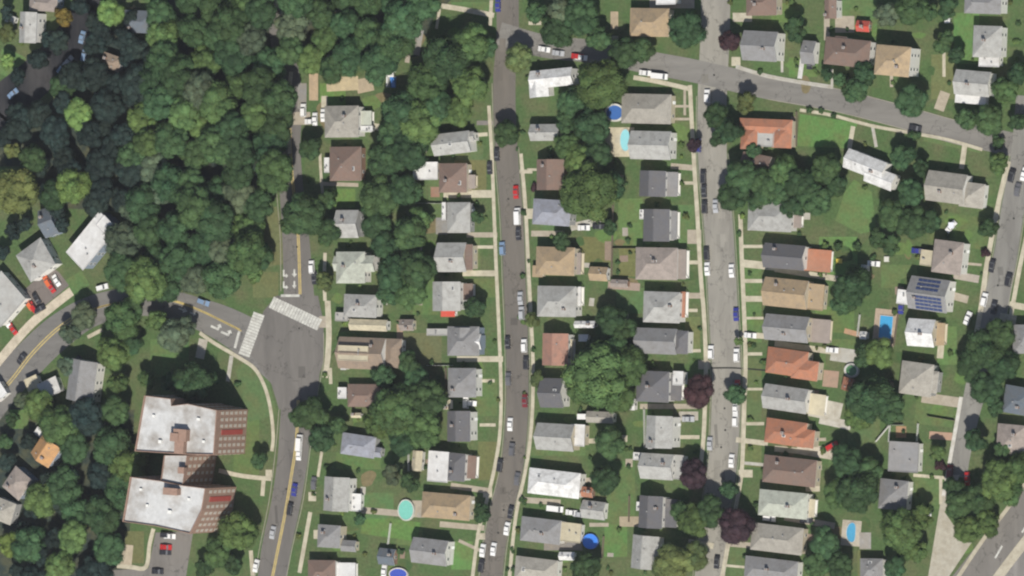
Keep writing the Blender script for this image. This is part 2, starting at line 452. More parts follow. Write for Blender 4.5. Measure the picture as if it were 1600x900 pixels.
# lawns: mown patches
LG, LB, LO, LD = (0.080, 0.130, 0.048), (0.088, 0.165, 0.050), (0.110, 0.122, 0.052), (0.050, 0.085, 0.032)
for c, po in [(LB, rect(985, 350, 38, 80)), (LO, rect(980, 410, 26, 44)), (LB, [(1250, 178), (1340, 192), (1325, 232), (1245, 228)]), (LB, [(1335, 280), (1362, 300), (1370, 360), (1345, 365), (1305, 345), (1320, 300)]),
              (LG, rect(1405, 432, 56, 36)), (LG, rect(970, 770, 44, 100)), (LB, rect(962, 845, 36, 50)), (LG, rect(735, 395, 30, 46)), (LG, rect(755, 450, 40, 30)), (LG, rect(690, 305, 40, 90)), (LB, rect(662, 405, 20, 50)), (LG, rect(985, 470, 44, 40)),
              (LO, rect(930, 390, 50, 40)), (LG, rect(1065, 350, 40, 60)), (LO, rect(1082, 520, 24, 50)), (LO, rect(660, 545, 60, 50)), (LG, rect(590, 790, 50, 40)), (LB, rect(610, 825, 90, 30, 8)), (LG, rect(640, 840, 40, 30)), (LB, rect(722, 868, 34, 44)),
              (LG, rect(755, 620, 44, 60)), (LO, rect(762, 720, 30, 60)), (LG, rect(870, 705, 90, 14)), (LG, rect(1175, 475, 30, 120)), (LG, rect(1175, 610, 30, 100)), (LO, rect(1175, 710, 30, 40)), (LG, rect(1330, 545, 60, 30)), (LG, rect(1315, 500, 40, 40)), (LG, rect(1350, 690, 50, 70)),
              (LB, rect(1310, 400, 60, 60)), (LG, rect(1460, 645, 60, 40, 6)), (LG, rect(1455, 770, 50, 50)), (LG, rect(1490, 215, 90, 30, 12)), (LO, rect(1475, 120, 40, 70)), (LB, rect(1255, 105, 44, 30)), (LB, rect(1510, 60, 40, 80)), (LG, rect(1340, 20, 60, 50)), (LG, rect(1230, 20, 50, 30)),
              (LO, rect(425, 370, 34, 90, -12)), (LO, rect(415, 445, 40, 40)), (LG, rect(400, 610, 46, 90, -15)), (LG, rect(385, 700, 40, 90)), (LB, rect(530, 310, 50, 30)), (LB, rect(520, 150, 40, 40)), (LG, rect(560, 720, 70, 26)), (LG, rect(735, 10, 60, 14)), (LG, rect(265, 560, 60, 60)), (LB, rect(15, 100, 40, 40, 25)), (LG, rect(115, 445, 44, 26, -30)), (LG, rect(30, 655, 30, 30)), (LO, rect(210, 855, 30, 50)), (LG, rect(1165, 880, 50, 50)), (LG, rect(1500, 360, 90, 50, 8)), (LB, rect(1480, 540, 30, 60)), (LG, rect(1075, 205, 30, 30)), (LG, rect(735, 240, 40, 30)), (LG, rect(850, 330, 40, 80)), (LO, rect(735, 275, 50, 50)), (LG, rect(1320, 720, 50, 40)), (LO, rect(1360, 880, 40, 40)), (LG, rect(1265, 560, 50, 30)), (LG, rect(665, 462, 40, 60))]:
    mb = MB()
    mb.prism([tuple(P(x, y))[:2] for x, y in po], -0.02, random.uniform(0.004, 0.009))
    tag(mb.obj('lawn', M['lawn'], color=tuple(v * random.uniform(0.9, 1.1) for v in c)), kind='structure')

GROUND_SHADE = (0.024, 0.036, 0.032)  # shade on the ground, painted as near-black green sheets
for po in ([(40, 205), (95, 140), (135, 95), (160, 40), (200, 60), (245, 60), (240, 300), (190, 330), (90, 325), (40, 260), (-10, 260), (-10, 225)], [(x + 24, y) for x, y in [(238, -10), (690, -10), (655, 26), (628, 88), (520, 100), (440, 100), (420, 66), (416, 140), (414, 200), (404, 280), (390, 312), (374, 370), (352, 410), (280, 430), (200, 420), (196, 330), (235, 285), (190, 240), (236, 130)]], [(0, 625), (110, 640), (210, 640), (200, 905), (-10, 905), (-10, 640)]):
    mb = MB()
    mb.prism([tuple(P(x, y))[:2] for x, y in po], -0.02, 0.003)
    tag(mb.obj('painted_ground_shade', M['lawn'], color=GROUND_SHADE), kind='structure')

rp_ = random.Random(77)
def lerp_line(line, f):
    k = f * (len(line) - 1)
    i = min(int(k), len(line) - 2)
    return tuple(line[i][c] + (line[i + 1][c] - line[i][c]) * (k - i) for c in (0, 1))
for line, half, base, n_ in ((B_L, 15, GREY_B, 11), (C_L, 19, GREY_C, 12), (D_L[:6], 14, (0.2, 0.195, 0.18), 4), (A_L[3:], 16, GREY_A, 7)):
    for _ in range(n_):
        x, y = lerp_line(line, rp_.uniform(0.08, 0.95))
        k = rp_.uniform(0.62, 1.2)
        slab('asphalt_patch', rect(x + rp_.uniform(-half, half) * .7, y, rp_.uniform(4, 11), rp_.uniform(8, 34), rp_.uniform(-4, 2)), tuple(v * k for v in base), 'asphalt', 0.042)
    for _ in range(n_ // 2):
        x, y = lerp_line(line, rp_.uniform(0.08, 0.95))
        c = P(x + rp_.uniform(-4, 4), y)
        mb = MB()
        mb.prism([(c.x + .36 * math.cos(t * math.pi / 6), c.y + .36 * math.sin(t * math.pi / 6)) for t in range(12)], 0.0, 0.062)
        tag(mb.obj('manhole_cover', M['rubber']), kind='structure')
def blob(x, y, a, b, seed):
    r = random.Random(seed)
    ph = [r.uniform(0, 6.28) for _ in range(3)]
    return [(x + a * math.cos(t) * (1 + .18 * math.sin(2 * t + ph[0]) + .12 * math.sin(3 * t + ph[1])), y + b * math.sin(t) * (1 + .15 * math.sin(2 * t + ph[2]))) for t in [k * math.pi / 9 for k in range(18)]]
for i in range(150):
    x, y = rp_.uniform(500, 1560), rp_.uniform(20, 890)
    k = rp_.choice((0, 0, 1, 2))
    if any(abs(x - lerp_line(L_, max(0, min(1, (y + 40) / 980)))[0]) < 46 for L_ in (B_L, C_L)): continue
    colr = ((0.085, 0.15, 0.045), (0.15, 0.125, 0.07), (0.045, 0.085, 0.03))[k]
    slab(('grass_patch', 'bare_soil', 'garden_bed')[k], blob(x, y, rp_.uniform(6, 20), rp_.uniform(5, 14), i), colr, 'lawn', 0.010 + 0.0001 * i - 0.006)

# painted markings
def paint(name, line, wpx, m, z=0.055, n=6):
    mb = MB()
    ribbon(mb, smooth(W(line), n), wpx * MPP, z - 0.006, z)
    return tag(mb.obj(name, M[m]), kind='structure')
for ln in ([(453, 200), (455, 250), (459, 300), (466, 370), (469, 460)], [(466, 625), (463, 690), (455, 745), (445, 805), (434, 860), (425, 905)],
           [(238, 465), (275, 471), (315, 486), (350, 503), (376, 516)], [(-20, 635), (17, 595), (50, 553), (85, 518), (112, 498)], [(148, 482), (178, 474), (200, 470)]):
    for o in (-1.3, 1.3):
        pts = [(x + o, y + (o if abs(ln[-1][0] - ln[0][0]) > 60 else 0)) for x, y in ln]
        paint('yellow_line', pts, 1.9, 'yellow')
paint('stop_line', [(439, 462), (468, 462)], 4, 'white_paint')
paint('stop_line', [(374, 517), (367, 544)], 4.5, 'white_paint')
paint('lane_line', [(1608, 815), (1597, 832)], 3, 'white_paint'); paint('lane_line', [(1566, 853), (1555, 872)], 3, 'white_paint')
paint('dark_line', [(1112, 575), (1150, 575), (1200, 579)], 2.2, 'rubber', 0.05)  # thin dark line across the pale street
def crosswalk(a, b, wpx):
    """pale band of worn bars between two kerbs"""
    A, B = Vector(a), Vector(b)
    n = int((B - A).length / 4.6)
    d = (B - A).normalized()
    q = Vector((-d.y, d.x)) * wpx / 2
    slab('crosswalk_band', [(p.x, p.y) for p in (A - q * .95, B - q * .95, B + q * .95, A + q * .95)], (0.20, 0.195, 0.18), 'concrete', 0.037)
    root = empty('crosswalk', P((a[0] + b[0]) / 2, (a[1] + b[1]) / 2))
    tag(root, kind='structure')
    for i in range(n):
        s = A + (B - A) * (i / n)
        e = s + d * 3.95
        mb = MB()
        c = root.location
        mb.prism([((P(p.x, p.y) - c).x, (P(p.x, p.y) - c).y) for p in (s - q, e - q, e + q, s + q)], 0.04, 0.058)
        mb.obj('bar', M['white_paint'], root)
crosswalk((405, 490), (381, 556), 18)
crosswalk((424, 472), (500, 508), 19)
def arrow(x, y, s, turn, ang=0):
    """worn lane arrow; pixel size s, pointing along ang"""
    sh = [(-.10, .5), (-.10, -.05), (-.32, -.05), (0, -.5), (.32, -.05), (.10, -.05), (.10, .5)] if not turn else [(.02, .5), (.02, -.12), (-.14, -.12), (-.14, .06), (-.42, -.22), (-.14, -.5), (-.14, -.32), (.22, -.32), (.22, .5)]
    r = math.radians(ang)
    pl = [(x + s * (px * math.cos(r) - py * math.sin(r)), y + s * (px * math.sin(r) + py * math.cos(r))) for px, py in sh]
    mb = MB()
    mb.prism([tuple(P(*p))[:2] for p in pl], 0.045, 0.056)
    tag(mb.obj('lane_arrow', M['white_paint']), kind='structure')
arrow(445, 428, 13, True, 180); arrow(460, 427, 13, False, 180); arrow(445, 446, 13, True, 180); arrow(460, 445, 12, False, 180)
arrow(286, 484, 15, False, 110); arrow(302, 490, 11, False, 110); arrow(338, 511, 17, True, 115); arrow(354, 520, 17, True, 115)

# the air: an even, pale haze round the camera and the whole district
def haze_box(density):
    m = bpy.data.materials.new('haze_air')
    m.use_nodes = True
    n = m.node_tree.nodes
    n.remove(n['Principled BSDF'])
    v = n.new('ShaderNodeVolumePrincipled')
    v.inputs['Color'].default_value = (0.80, 0.84, 0.95, 1)
    v.inputs['Density'].default_value = density
    m.node_tree.links.new(v.outputs[0], n['Material Output'].inputs['Volume'])
    mb = MB()
    mb.box(-1000, -1000, -1.0, 1400, 1000, CAMP.z + 20)
    tag(mb.obj('haze', m), 'thin pale haze over the whole district', 'haze', kind='stuff')
haze_box(HAZE)

# ------------------------------------------------------------------ houses
RC = {'grey': (0.20, 0.20, 0.205), 'dark grey': (0.105, 0.105, 0.115), 'light grey': (0.31, 0.31, 0.30), 'white': (0.54, 0.54, 0.54), 'beige': (0.285, 0.27, 0.24),
      'brown': (0.165, 0.115, 0.095), 'pinkish grey': (0.25, 0.215, 0.195), 'tan': (0.31, 0.235, 0.15), 'terracotta': (0.33, 0.145, 0.088), 'blue-grey': (0.22, 0.23, 0.27),
      'salmon': (0.30, 0.165, 0.125), 'tan-brown': (0.225, 0.175, 0.135), 'cream': (0.42, 0.38, 0.28), 'orange': (0.42, 0.24, 0.11), 'red': (0.42, 0.07, 0.05), 'slate': (0.10, 0.12, 0.145), 'pale green': (0.36, 0.38, 0.33)}
WC = {'w': (0.62, 0.61, 0.58), 'c': (0.48, 0.43, 0.33), 'b': (0.24, 0.15, 0.11), 'g': (0.30, 0.30, 0.30), 't': (0.36, 0.29, 0.2), 'd': (0.14, 0.12, 0.11), 'n': (0.20, 0.24, 0.30)}
ORD = ['first', 'second', 'third', 'fourth', 'fifth', 'sixth', 'seventh', 'eighth', 'ninth', 'tenth', 'eleventh', 'twelfth', 'thirteenth', 'fourteenth', 'fifteenth', 'sixteenth', 'seventeenth', 'eighteenth']
ROWS = {'A': 'down the right side of yellow-lined road', 'B': 'down the left side of brown street', 'C': 'down the right side of brown street', 'D': 'down the left side of pale street',
        'E': 'down the right side of pale street', 'F': 'down the left side of far-right street', 'K': 'down the right edge of the photo', 'G': 'from left above the cross street'}
GROUP = {'A': 'houses right of the yellow-lined road', 'B': 'houses left of the brown street', 'C': 'houses right of the brown street', 'D': 'houses left of the pale street', 'E': 'houses right of the pale street',
         'F': 'houses left of the far-right street', 'K': 'houses at the right edge', 'G': 'houses above the cross street', 'H': 'houses at the left'}
FOOT = []        # ground footprints: (centre, angle, half a, half b)
NEAR = []        # (photo x, y, short phrase) for labels of what stands beside a house
def winmesh():
    mb = MB()
    mb.box(-0.55, -0.05, -0.75, 0.55, 0.05, 0.75, 0)
    mb.box(-0.44, -0.065, -0.64, 0.44, 0.055, -0.03, 1)
    mb.box(-0.44, -0.065, 0.03, 0.44, 0.055, 0.64, 1)
    me = mb.mesh('window')
    me.materials.append(M['trim']); me.materials.append(M['glass'])
    return me
def doormesh():
    mb = MB()
    mb.box(-0.6, -0.05, 0, 0.6, 0.05, 2.2, 0)
    mb.box(-0.47, -0.07, 0.03, 0.47, 0.07, 2.08, 1)
    me = mb.mesh('door')
    me.materials.append(M['trim']); me.materials.append(M['wood'])
    return me
def chimmesh():
    mb = MB()
    mb.box(-0.45, -0.4, -1.6, 0.45, 0.4, 1.3, 0)
    mb.box(-0.52, -0.47, 1.3, 0.52, 0.47, 1.45, 1)
    mb.box(-0.2, -0.2, 1.45, 0.2, 0.2, 1.75, 0)
    me = mb.mesh('chimney')
    me.materials.append(M['brick']); me.materials.append(M['vent'])
    return me
def ventmesh():
    mb = MB()
    mb.prism([(0.16 * math.cos(k * math.pi / 4), 0.16 * math.sin(k * math.pi / 4)) for k in range(8)], -0.4, 0.45)
    mb.prism([(0.26 * math.cos(k * math.pi / 4), 0.26 * math.sin(k * math.pi / 4)) for k in range(8)], 0.45, 0.6)
    me = mb.mesh('roof_vent')
    me.materials.append(M['vent'])
    return me
def skymesh():
    mb = MB()
    mb.box(-0.6, -0.75, -0.2, 0.6, 0.75, 0.1, 0)
    mb.box(-0.48, -0.63, 0.1, 0.48, 0.63, 0.13, 1)
    me = mb.mesh('skylight')
    me.materials.append(M['trim']); me.materials.append(M['glass'])
    return me
WIN, DOOR, CHIM, VENT, SKYL = winmesh(), doormesh(), chimmesh(), ventmesh(), skymesh()

def roof_z(typ, x, y, a, b, pitch):
    """height of the roof above the eave at a local spot"""
    if typ == 'x': return max(0, (b - abs(y)) * pitch)
    if typ == 'y': return max(0, (a - abs(x)) * pitch)
    if typ == 'h': return max(0, min(a - abs(x), b - abs(y)) * pitch)
    return 0.1

def add_roof(mb, typ, x0, y0, x1, y1, z, pitch, t=0.16):
    cx, cy, a, b = (x0 + x1) / 2, (y0 + y1) / 2, (x1 - x0) / 2, (y1 - y0) / 2
    if typ == 'f':
        mb.box(x0, y0, z, x1, y1, z + t)
        for q in ((x0, y0, x1, y0 + .2), (x0, y1 - .2, x1, y1), (x0, y0 + .2, x0 + .2, y1 - .2), (x1 - .2, y0 + .2, x1, y1 - .2)):
            mb.box(q[0], q[1], z + t, q[2], q[3], z + t + 0.22, 0)
        return
    if typ == 'p':
        mb.box(x0, y0, z, x1, y1, z + t)
        return
    if typ == 'x': r = ((x0, cy), (x1, cy)); hz = b * pitch
    elif typ == 'y': r = ((cx, y0), (cx, y1)); hz = a * pitch
    else:
        if a >= b: r = ((x0 + b, cy), (x1 - b, cy)); hz = b * pitch
        else: r = ((cx, y0 + a), (cx, y1 - a)); hz = a * pitch
    for dz, flip in ((0, True), (t, False)):
        A, B, C, D = (x0, y0, z + dz), (x1, y0, z + dz), (x1, y1, z + dz), (x0, y1, z + dz)
        R0, R1 = (*r[0], z + hz + dz), (*r[1], z + hz + dz)
        if typ == 'x' or (typ == 'h' and a >= b): fs = [[A, B, R1, R0], [C, D, R0, R1]] + ([[B, C, R1], [D, A, R0]] if typ == 'h' else [])
        else: fs = [[B, C, R1, R0], [D, A, R0, R1]] + ([[A, B, R0], [C, D, R1]] if typ == 'h' else [])
        for q in fs: mb.face(q[::-1] if flip else q)
    if typ == 'x': edge = [[(x0, y0), (x1, y0)], [(x1, y1), (x0, y1)]]; gab = [[(x1, y0, z), (x1, cy, z + hz), (x1, y1, z)], [(x0, y1, z), (x0, cy, z + hz), (x0, y0, z)]]
    elif typ == 'y': edge = [[(x1, y0), (x1, y1)], [(x0, y1), (x0, y0)]]; gab = [[(x0, y0, z), (cx, y0, z + hz), (x1, y0, z)], [(x1, y1, z), (cx, y1, z + hz), (x0, y1, z)]]
    else: edge = [[(x0, y0), (x1, y0)], [(x1, y0), (x1, y1)], [(x1, y1), (x0, y1)], [(x0, y1), (x0, y0)]]; gab = []
    for (p, q) in edge:
        mb.face([(*p, z), (*q, z), (*q, z + t), (*p, z + t)], 1)
    for q in gab:
        for k in (0, 1):
            p0, p1 = q[k], q[k + 1]
            mb.face([p0, p1, (p1[0], p1[1], p1[2] + t), (p0[0], p0[1], p0[2] + t)], 1)
    # ridge cap
    if typ in 'xy' or abs(a - b) > 0.4:
        if r[0][1] == r[1][1]: mb.box(r[0][0], cy - .12, z + hz + t - .06, r[1][0], cy + .12, z + hz + t + .05)
        else: mb.box(cx - .12, r[0][1], z + hz + t - .06, cx + .12, r[1][1], z + hz + t + .05)

def house(row, col, blocks, wall='w', rot=0, h=5.6, name='house', label=None, short=None, cat='house', opts='', phrase=None):
    """blocks: (cx, cy, w, h[, type[, eave height[, roof colour[, wall]]]]) as the roof shows in the photo"""
    ka, kb, ang = axes(rot)
    B = []
    for b in blocks:
        b = list(b) + [None] * (8 - len(b))
        z = b[5] or h
        c = P(b[0], b[1], z)
        B.append((c.x, c.y, b[2] * ka / 2, b[3] * kb / 2, b[4] or 'h', z, b[6] or col, b[7] or wall))
    root = empty(name, (B[0][0], B[0][1], 0), ang)
    ca, sa = math.cos(ang), math.sin(ang)
    loc = []
    for (X, Y, a, b, t, z, rc, wc) in B:
        dx, dy = X - B[0][0], Y - B[0][1]
        loc.append((dx * ca + dy * sa, -dx * sa + dy * ca, a, b, t, z, rc, wc))
        FOOT.append((Vector((X, Y)), ang, a, b))
    nwin = 0
    for i, (x, y, a, b, t, z, rc, wc) in enumerate(loc):
        ov = min(0.42, a * 0.2)
        pitch = {'x': 0.56, 'y': 0.56, 'h': 0.46}.get(t, 0) * random.uniform(0.9, 1.1)
        a0, b0 = a - ov, b - ov
        wm = MB()
        if t == 'p':
            for sx in (-1, 1):
                for sy in (-1, 1):
                    wm.box(x + sx * a0 - .1, y + sy * b0 - .1, 0, x + sx * a0 + .1, y + sy * b0 + .1, z)
            wm.box(x - a0, y - b0, 0, x + a0, y + b0, 0.45)
        else:
            wm.box(x - a0, y - b0, 0, x + a0, y + b0, z + (pitch * ov if t != 'f' else -0.02))
            zz = z + pitch * ov
            if t == 'x':
                for s in (-1, 1):
                    q = [(x + s * a0, y - b0 * s, zz), (x + s * a0, y + b0 * s, zz), (x + s * a0, y, zz + b0 * pitch)]
                    wm.face(q)
            if t == 'y':
                for s in (-1, 1):
                    wm.face([(x + a0 * s, y + s * b0, zz), (x - a0 * s, y + s * b0, zz), (x, y + s * b0, zz + a0 * pitch)])
        wo = wm.obj('wall' if t != 'p' else 'porch', M['wall'], root, color=WC[wc])
        rm = MB()
        add_roof(rm, t, x - a, y - b, x + a, y + b, z, pitch)
        flat = t in 'fp'
        k = random.uniform(0.92, 1.08)
        ro = rm.obj('roof' if t != 'p' else 'porch_roof', [M['membrane'] if flat else M['roof'], M['trim']], root, color=tuple(v * k for v in RC[rc]))
        if t == 'p': continue
        # windows: two storeys where the wall is tall enough
        fl = [1.6] if z < 4.2 else [1.7, 4.3] if z < 7 else [1.7, 4.4, 7.0]
        for s, ln, nx in ((1, b0, 1), (0, a0, -1), (0, a0, 1), (1, b0, -1)):
            n = max(1, int(ln * 2 / 3.8)) if (s == 1 and nx == 1) else max(1, int(ln * 2 / 4.5))
            for fz in fl:
                if fz + 0.9 > z: continue
                for q in range(n):
                    u = (q + 0.5) / n * 2 * ln - ln
                    px_, py_ = (x + nx * (a0 + .02), y + u) if s else (x + u, y + nx * (b0 + .02))
                    if any(j != i and abs(px_ - o[0]) < o[2] and abs(py_ - o[1]) < o[3] and fz < o[5] + 0.6 for j, o in enumerate(loc)): continue
                    isdoor = (i == 0 and s and nx == (1 if row in 'BDF' else -1) and fz == fl[0] and q == n // 2)
                    put('door' if isdoor else 'window', DOOR if isdoor else WIN, root, (px_, py_, 0 if isdoor else fz), math.pi / 2 if s else 0)
        if not flat and i == 0:
            for kind, me in (('chimney', CHIM),) * (random.random() < 0.6) + (('roof_vent', VENT),) * random.choice((1, 1, 2)) + (('skylight', SKYL),) * (random.random() < 0.14):
                ux, uy = random.uniform(-.6, .6) * a, random.uniform(-.6, .6) * b
                put(kind, me, ro, (x + ux, y + uy, z + roof_z(t, ux, uy, a, b, pitch) + 0.1))
        if flat and name == 'house':
            for _ in range(2):
                ux, uy = random.uniform(-.6, .6) * a, random.uniform(-.6, .6) * b
                put('roof_vent', VENT, ro, (x + ux, y + uy, z + 0.4))
    mx, my = blocks[0][0], blocks[0][1]
    HOUSES.append(dict(root=root, row=row, col=col, x=mx, y=my, typ=loc[0][4], label=label, short=short, cat=cat, name=name, phrase=phrase))
    return root, loc
HOUSES = []
def H(*a, **k): return house(*a, **k)

# right of the yellow-lined road
H('A', 'beige', [(534, 190, 54, 50), (572, 190, 18, 34, 'p', 2.8, 'pale green'), (573, 201, 20, 9, 'f', 3.0, 'white')])
H('A', 'brown', [(540, 256, 50, 54), (511, 258, 8, 24, 'f', 2.6, 'white')], 'b', h=4.2)
H('A', 'light grey', [(543, 350, 36, 44, 'x')], 'g', h=5.0)
H('A', 'pale green', [(548, 418, 46, 50), (570, 412, 32, 26, 'x', 4.6), (532, 412, 20, 24, 'x', 4.4)], h=5.4)
H('A', 'light grey', [(563, 478, 52, 36), (576, 508, 60, 18, 'x', 3.2, 'cream'), (534, 495, 20, 14, 'f', 2.8)], 'w', rot=2)
H('A', 'tan-brown', [(566, 552, 74, 50, 'x'), (614, 552, 28, 46, 'h', 3.8), (552, 552, 48, 24, 'f', 8.1, 'cream'), (537, 566, 8, 24, 'f', 3.0, 'white')], 'w', h=5.2, rot=2)
H('A', 'brown', [(569, 618, 52, 36), (535, 614, 14, 18, 'f', 2.8, 'white')], 'b', h=3.6)
H('A', 'blue-grey', [(560, 696, 54, 34), (586, 706, 22, 16, 'x', 3.0)], 'g', rot=8, h=4.0)
H('A', 'light grey', [(526, 772, 40, 54, 'y'), (556, 785, 18, 28, 'f', 2.8, 'white')], 'w', rot=3, h=6.2)
H('A', 'grey', [(514, 838, 36, 36), (545, 853, 24, 18, 'x', 3.0)], 'c', rot=3)
H('A', 'brown', [(503, 893, 44, 36), (541, 892, 30, 26, 'p', 2.6, 'white')], 'w', h=4.5)
# left of the brown street
H('B', 'light grey', [(706, 224, 58, 34, 'x'), (731, 214, 20, 16, 'x', 4.4)], 'w', rot=-6)
H('B', 'brown', [(708, 278, 44, 46), (665, 267, 39, 28, 'f', 3.2, 'white'), (735, 284, 16, 22, 'p', 2.6, 'pinkish grey')], 'c', h=4.4)
H('B', 'light grey', [(717, 340, 36, 48, 'h'), (694, 330, 6, 28, 'f', 2.6, 'white')], 'g', h=4.2)
H('B', 'light grey', [(706, 402, 46, 46, 'x'), (729, 402, 20, 40, 'y', 4.6, 'brown')], 'c')
H('B', 'light grey', [(698, 463, 44, 46, 'y'), (731, 456, 16, 26, 'p', 2.6, 'brown'), (700, 490, 22, 10, 'p', 2.8, 'red')], 'w')
H('B', 'grey', [(724, 533, 50, 46, 'h'), (744, 534, 16, 24, 'x', 4.2, 'white'), (684, 519, 34, 11, 'f', 2.8, 'light grey'), (722, 520, 24, 16, 'y', 5.8, 'grey')], 'n', h=5.0)
H('B', 'grey', [(722, 598, 44, 46, 'h')], 'w', h=5.6)
H('B', 'dark grey', [(717, 666, 36, 48, 'y')], 'w', h=6.4)
H('B', 'dark grey', [(713, 730, 28, 44, 'h'), (685, 729, 32, 48, 'f', 5.8, 'white'), (737, 730, 14, 36, 'p', 3.0, 'brown')], 'w', rot=4)
H('B', 'tan', [(697, 791, 76, 40)], 'c', rot=4, h=4.0)
H('B', 'grey', [(672, 862, 56, 40, 'x'), (695, 872, 16, 22, 'p', 3.0, 'light grey')], 'w', rot=6)
# right of the brown street
H('C', 'white', [(862, 122, 66, 28, 'x'), (842, 137, 30, 30, 'y', 5.0)], 'w', rot=-5)
H('C', 'light grey', [(852, 207, 46, 26, 'x')], 'w', h=4.6)
H('C', 'brown', [(860, 273, 42, 48, 'y')], 'b', h=4.6)
H('C', 'blue-grey', [(862, 332, 58, 40, 'h')], 'g', rot=4)
H('C', 'tan', [(868, 408, 60, 44, 'h'), (840, 424, 16, 18, 'p', 3.0, 'tan'), (904, 412, 8, 34, 'p', 3.0, 'pinkish grey')], 'c', rot=2)
H('C', 'light grey', [(870, 471, 60, 48, 'h'), (904, 463, 8, 30, 'p', 3.0, 'white')], 'w', rot=1)
H('C', 'salmon', [(868, 546, 40, 50, 'y'), (890, 550, 8, 40, 'p', 3.0, 'cream')], 'w', rot=1)
H('C', 'dark grey', [(863, 614, 36, 46, 'x')], 'w', rot=1)
H('C', 'light grey', [(868, 683, 58, 42, 'x'), (903, 680, 22, 34, 'f', 4.2, 'white')], 'c', rot=3)
H('C', 'white', [(866, 755, 80, 40, 'h')], 'w', rot=6, h=5.2)
H('C', 'grey', [(845, 829, 62, 38, 'h'), (892, 832, 32, 30, 'f', 3.4, 'cream')], 'w', rot=6, h=4.6)
H('C', 'beige', [(838, 890, 66, 36, 'h')], 'w', rot=6, h=4.4)
# left of the pale street
H('D', 'beige', [(1010, 170, 76, 46, 'h')], 'c', rot=2, h=4.2)
H('D', 'light grey', [(1017, 227, 62, 44, 'x'), (1043, 227, 14, 40, 'h', 3.6)], 'w', rot=2, h=5.4)
H('D', 'dark grey', [(1020, 287, 40, 40, 'y'), (1049, 288, 20, 38, 'p', 3.2, 'grey')], 'w', rot=2, h=5.2)
H('D', 'dark grey', [(1026, 352, 40, 50, 'y'), (1050, 352, 16, 44, 'p', 3.2, 'grey'), (1006, 335, 12, 15, 'f', 3.0, 'white')], 'w', rot=1, h=5.2)
H('D', 'pinkish grey', [(1026, 412, 64, 50, 'h'), (1063, 413, 18, 46, 'p', 3.6)], 'w', rot=1, h=5.0)
H('D', 'light grey', [(1034, 480, 56, 48, 'h'), (1067, 476, 8, 40, 'p', 3.0, 'terracotta')], 'w', rot=2)
H('D', 'grey', [(1026, 533, 62, 40, 'x'), (1064, 535, 22, 36, 'h', 5.0, 'dark grey')], 'w', rot=2, h=5.6)
H('D', 'dark grey', [(1020, 604, 50, 48, 'h'), (1055, 606, 20, 40, 'p', 3.2, 'dark grey'), (1060, 591, 16, 22, 'f', 4.0, 'white')], 'w', rot=2)
H('D', 'light grey', [(1030, 675, 40, 50, 'y'), (1016, 690, 6, 22, 'f', 3.0, 'white')], 'w', rot=2, h=7.6)
H('D', 'light grey', [(1027, 729, 50, 40, 'x'), (1060, 730, 18, 38, 'f', 3.6), (997, 713, 14, 12, 'f', 2.8, 'white')], 'w', rot=3, h=5.2)
H('D', 'dark grey', [(1017, 800, 36, 50, 'y'), (1048, 802, 20, 44, 'p', 3.2, 'dark grey'), (998, 791, 6, 14, 'f', 3.0, 'white')], 'w', rot=3, h=6.2)
H('D', 'light grey', [(1008, 863, 40, 52, 'y')], 'w', rot=5, h=4.8)
# right of the pale street
H('E', 'terracotta', [(1197, 198, 80, 24, 'h'), (1172, 215, 28, 36, 'h', 4.4), (1222, 213, 30, 36, 'h', 4.4), (1197, 217, 25, 24, 'f', 4.6, 'light grey')], 'c', rot=3, h=4.4)
H('E', 'brown', [(1182, 254, 44, 26, 'x')], 'c', h=4.0, rot=12)
H('E', 'light grey', [(1203, 338, 66, 46, 'h'), (1243, 346, 18, 20, 'p', 2.8, 'pinkish grey')], 'w', rot=3)
H('E', 'dark grey', [(1226, 401, 62, 38, 'x'), (1277, 407, 42, 34, 'p', 2.6, 'terracotta')], 'w', rot=5)
H('E', 'tan', [(1228, 458, 66, 44, 'x'), (1274, 464, 26, 40, 'f', 4.0, 'tan')], 'c', rot=6)
H('E', 'grey', [(1230, 513, 66, 40, 'x'), (1280, 517, 34, 36, 'p', 2.6, 'pinkish grey')], 'c', rot=5)
H('E', 'terracotta', [(1230, 566, 62, 40, 'h'), (1258, 578, 40, 30, 'h', 5.0)], 'c', rot=8, h=5.0)
H('E', 'light grey', [(1228, 623, 66, 38, 'x'), (1276, 632, 26, 32, 'p', 2.8, 'cream')], 'w', rot=8)
H('E', 'terracotta', [(1228, 676, 62, 38, 'h'), (1252, 684, 40, 28, 'h', 5.0)], 'c', rot=8, h=5.0)
H('E', 'brown', [(1234, 736, 80, 42, 'h')], 'c', rot=6, h=4.8)
H('E', 'pale green', [(1224, 788, 74, 40, 'h'), (1267, 794, 12, 28, 'p', 3.0, 'cream')], 'w', rot=5, h=5.2)
H('E', 'beige', [(1214, 842, 78, 42, 'h')], 'c', rot=6, h=4.8)
H('E', 'grey', [(1205, 891, 80, 36, 'h')], 'w', rot=6, h=5.0)
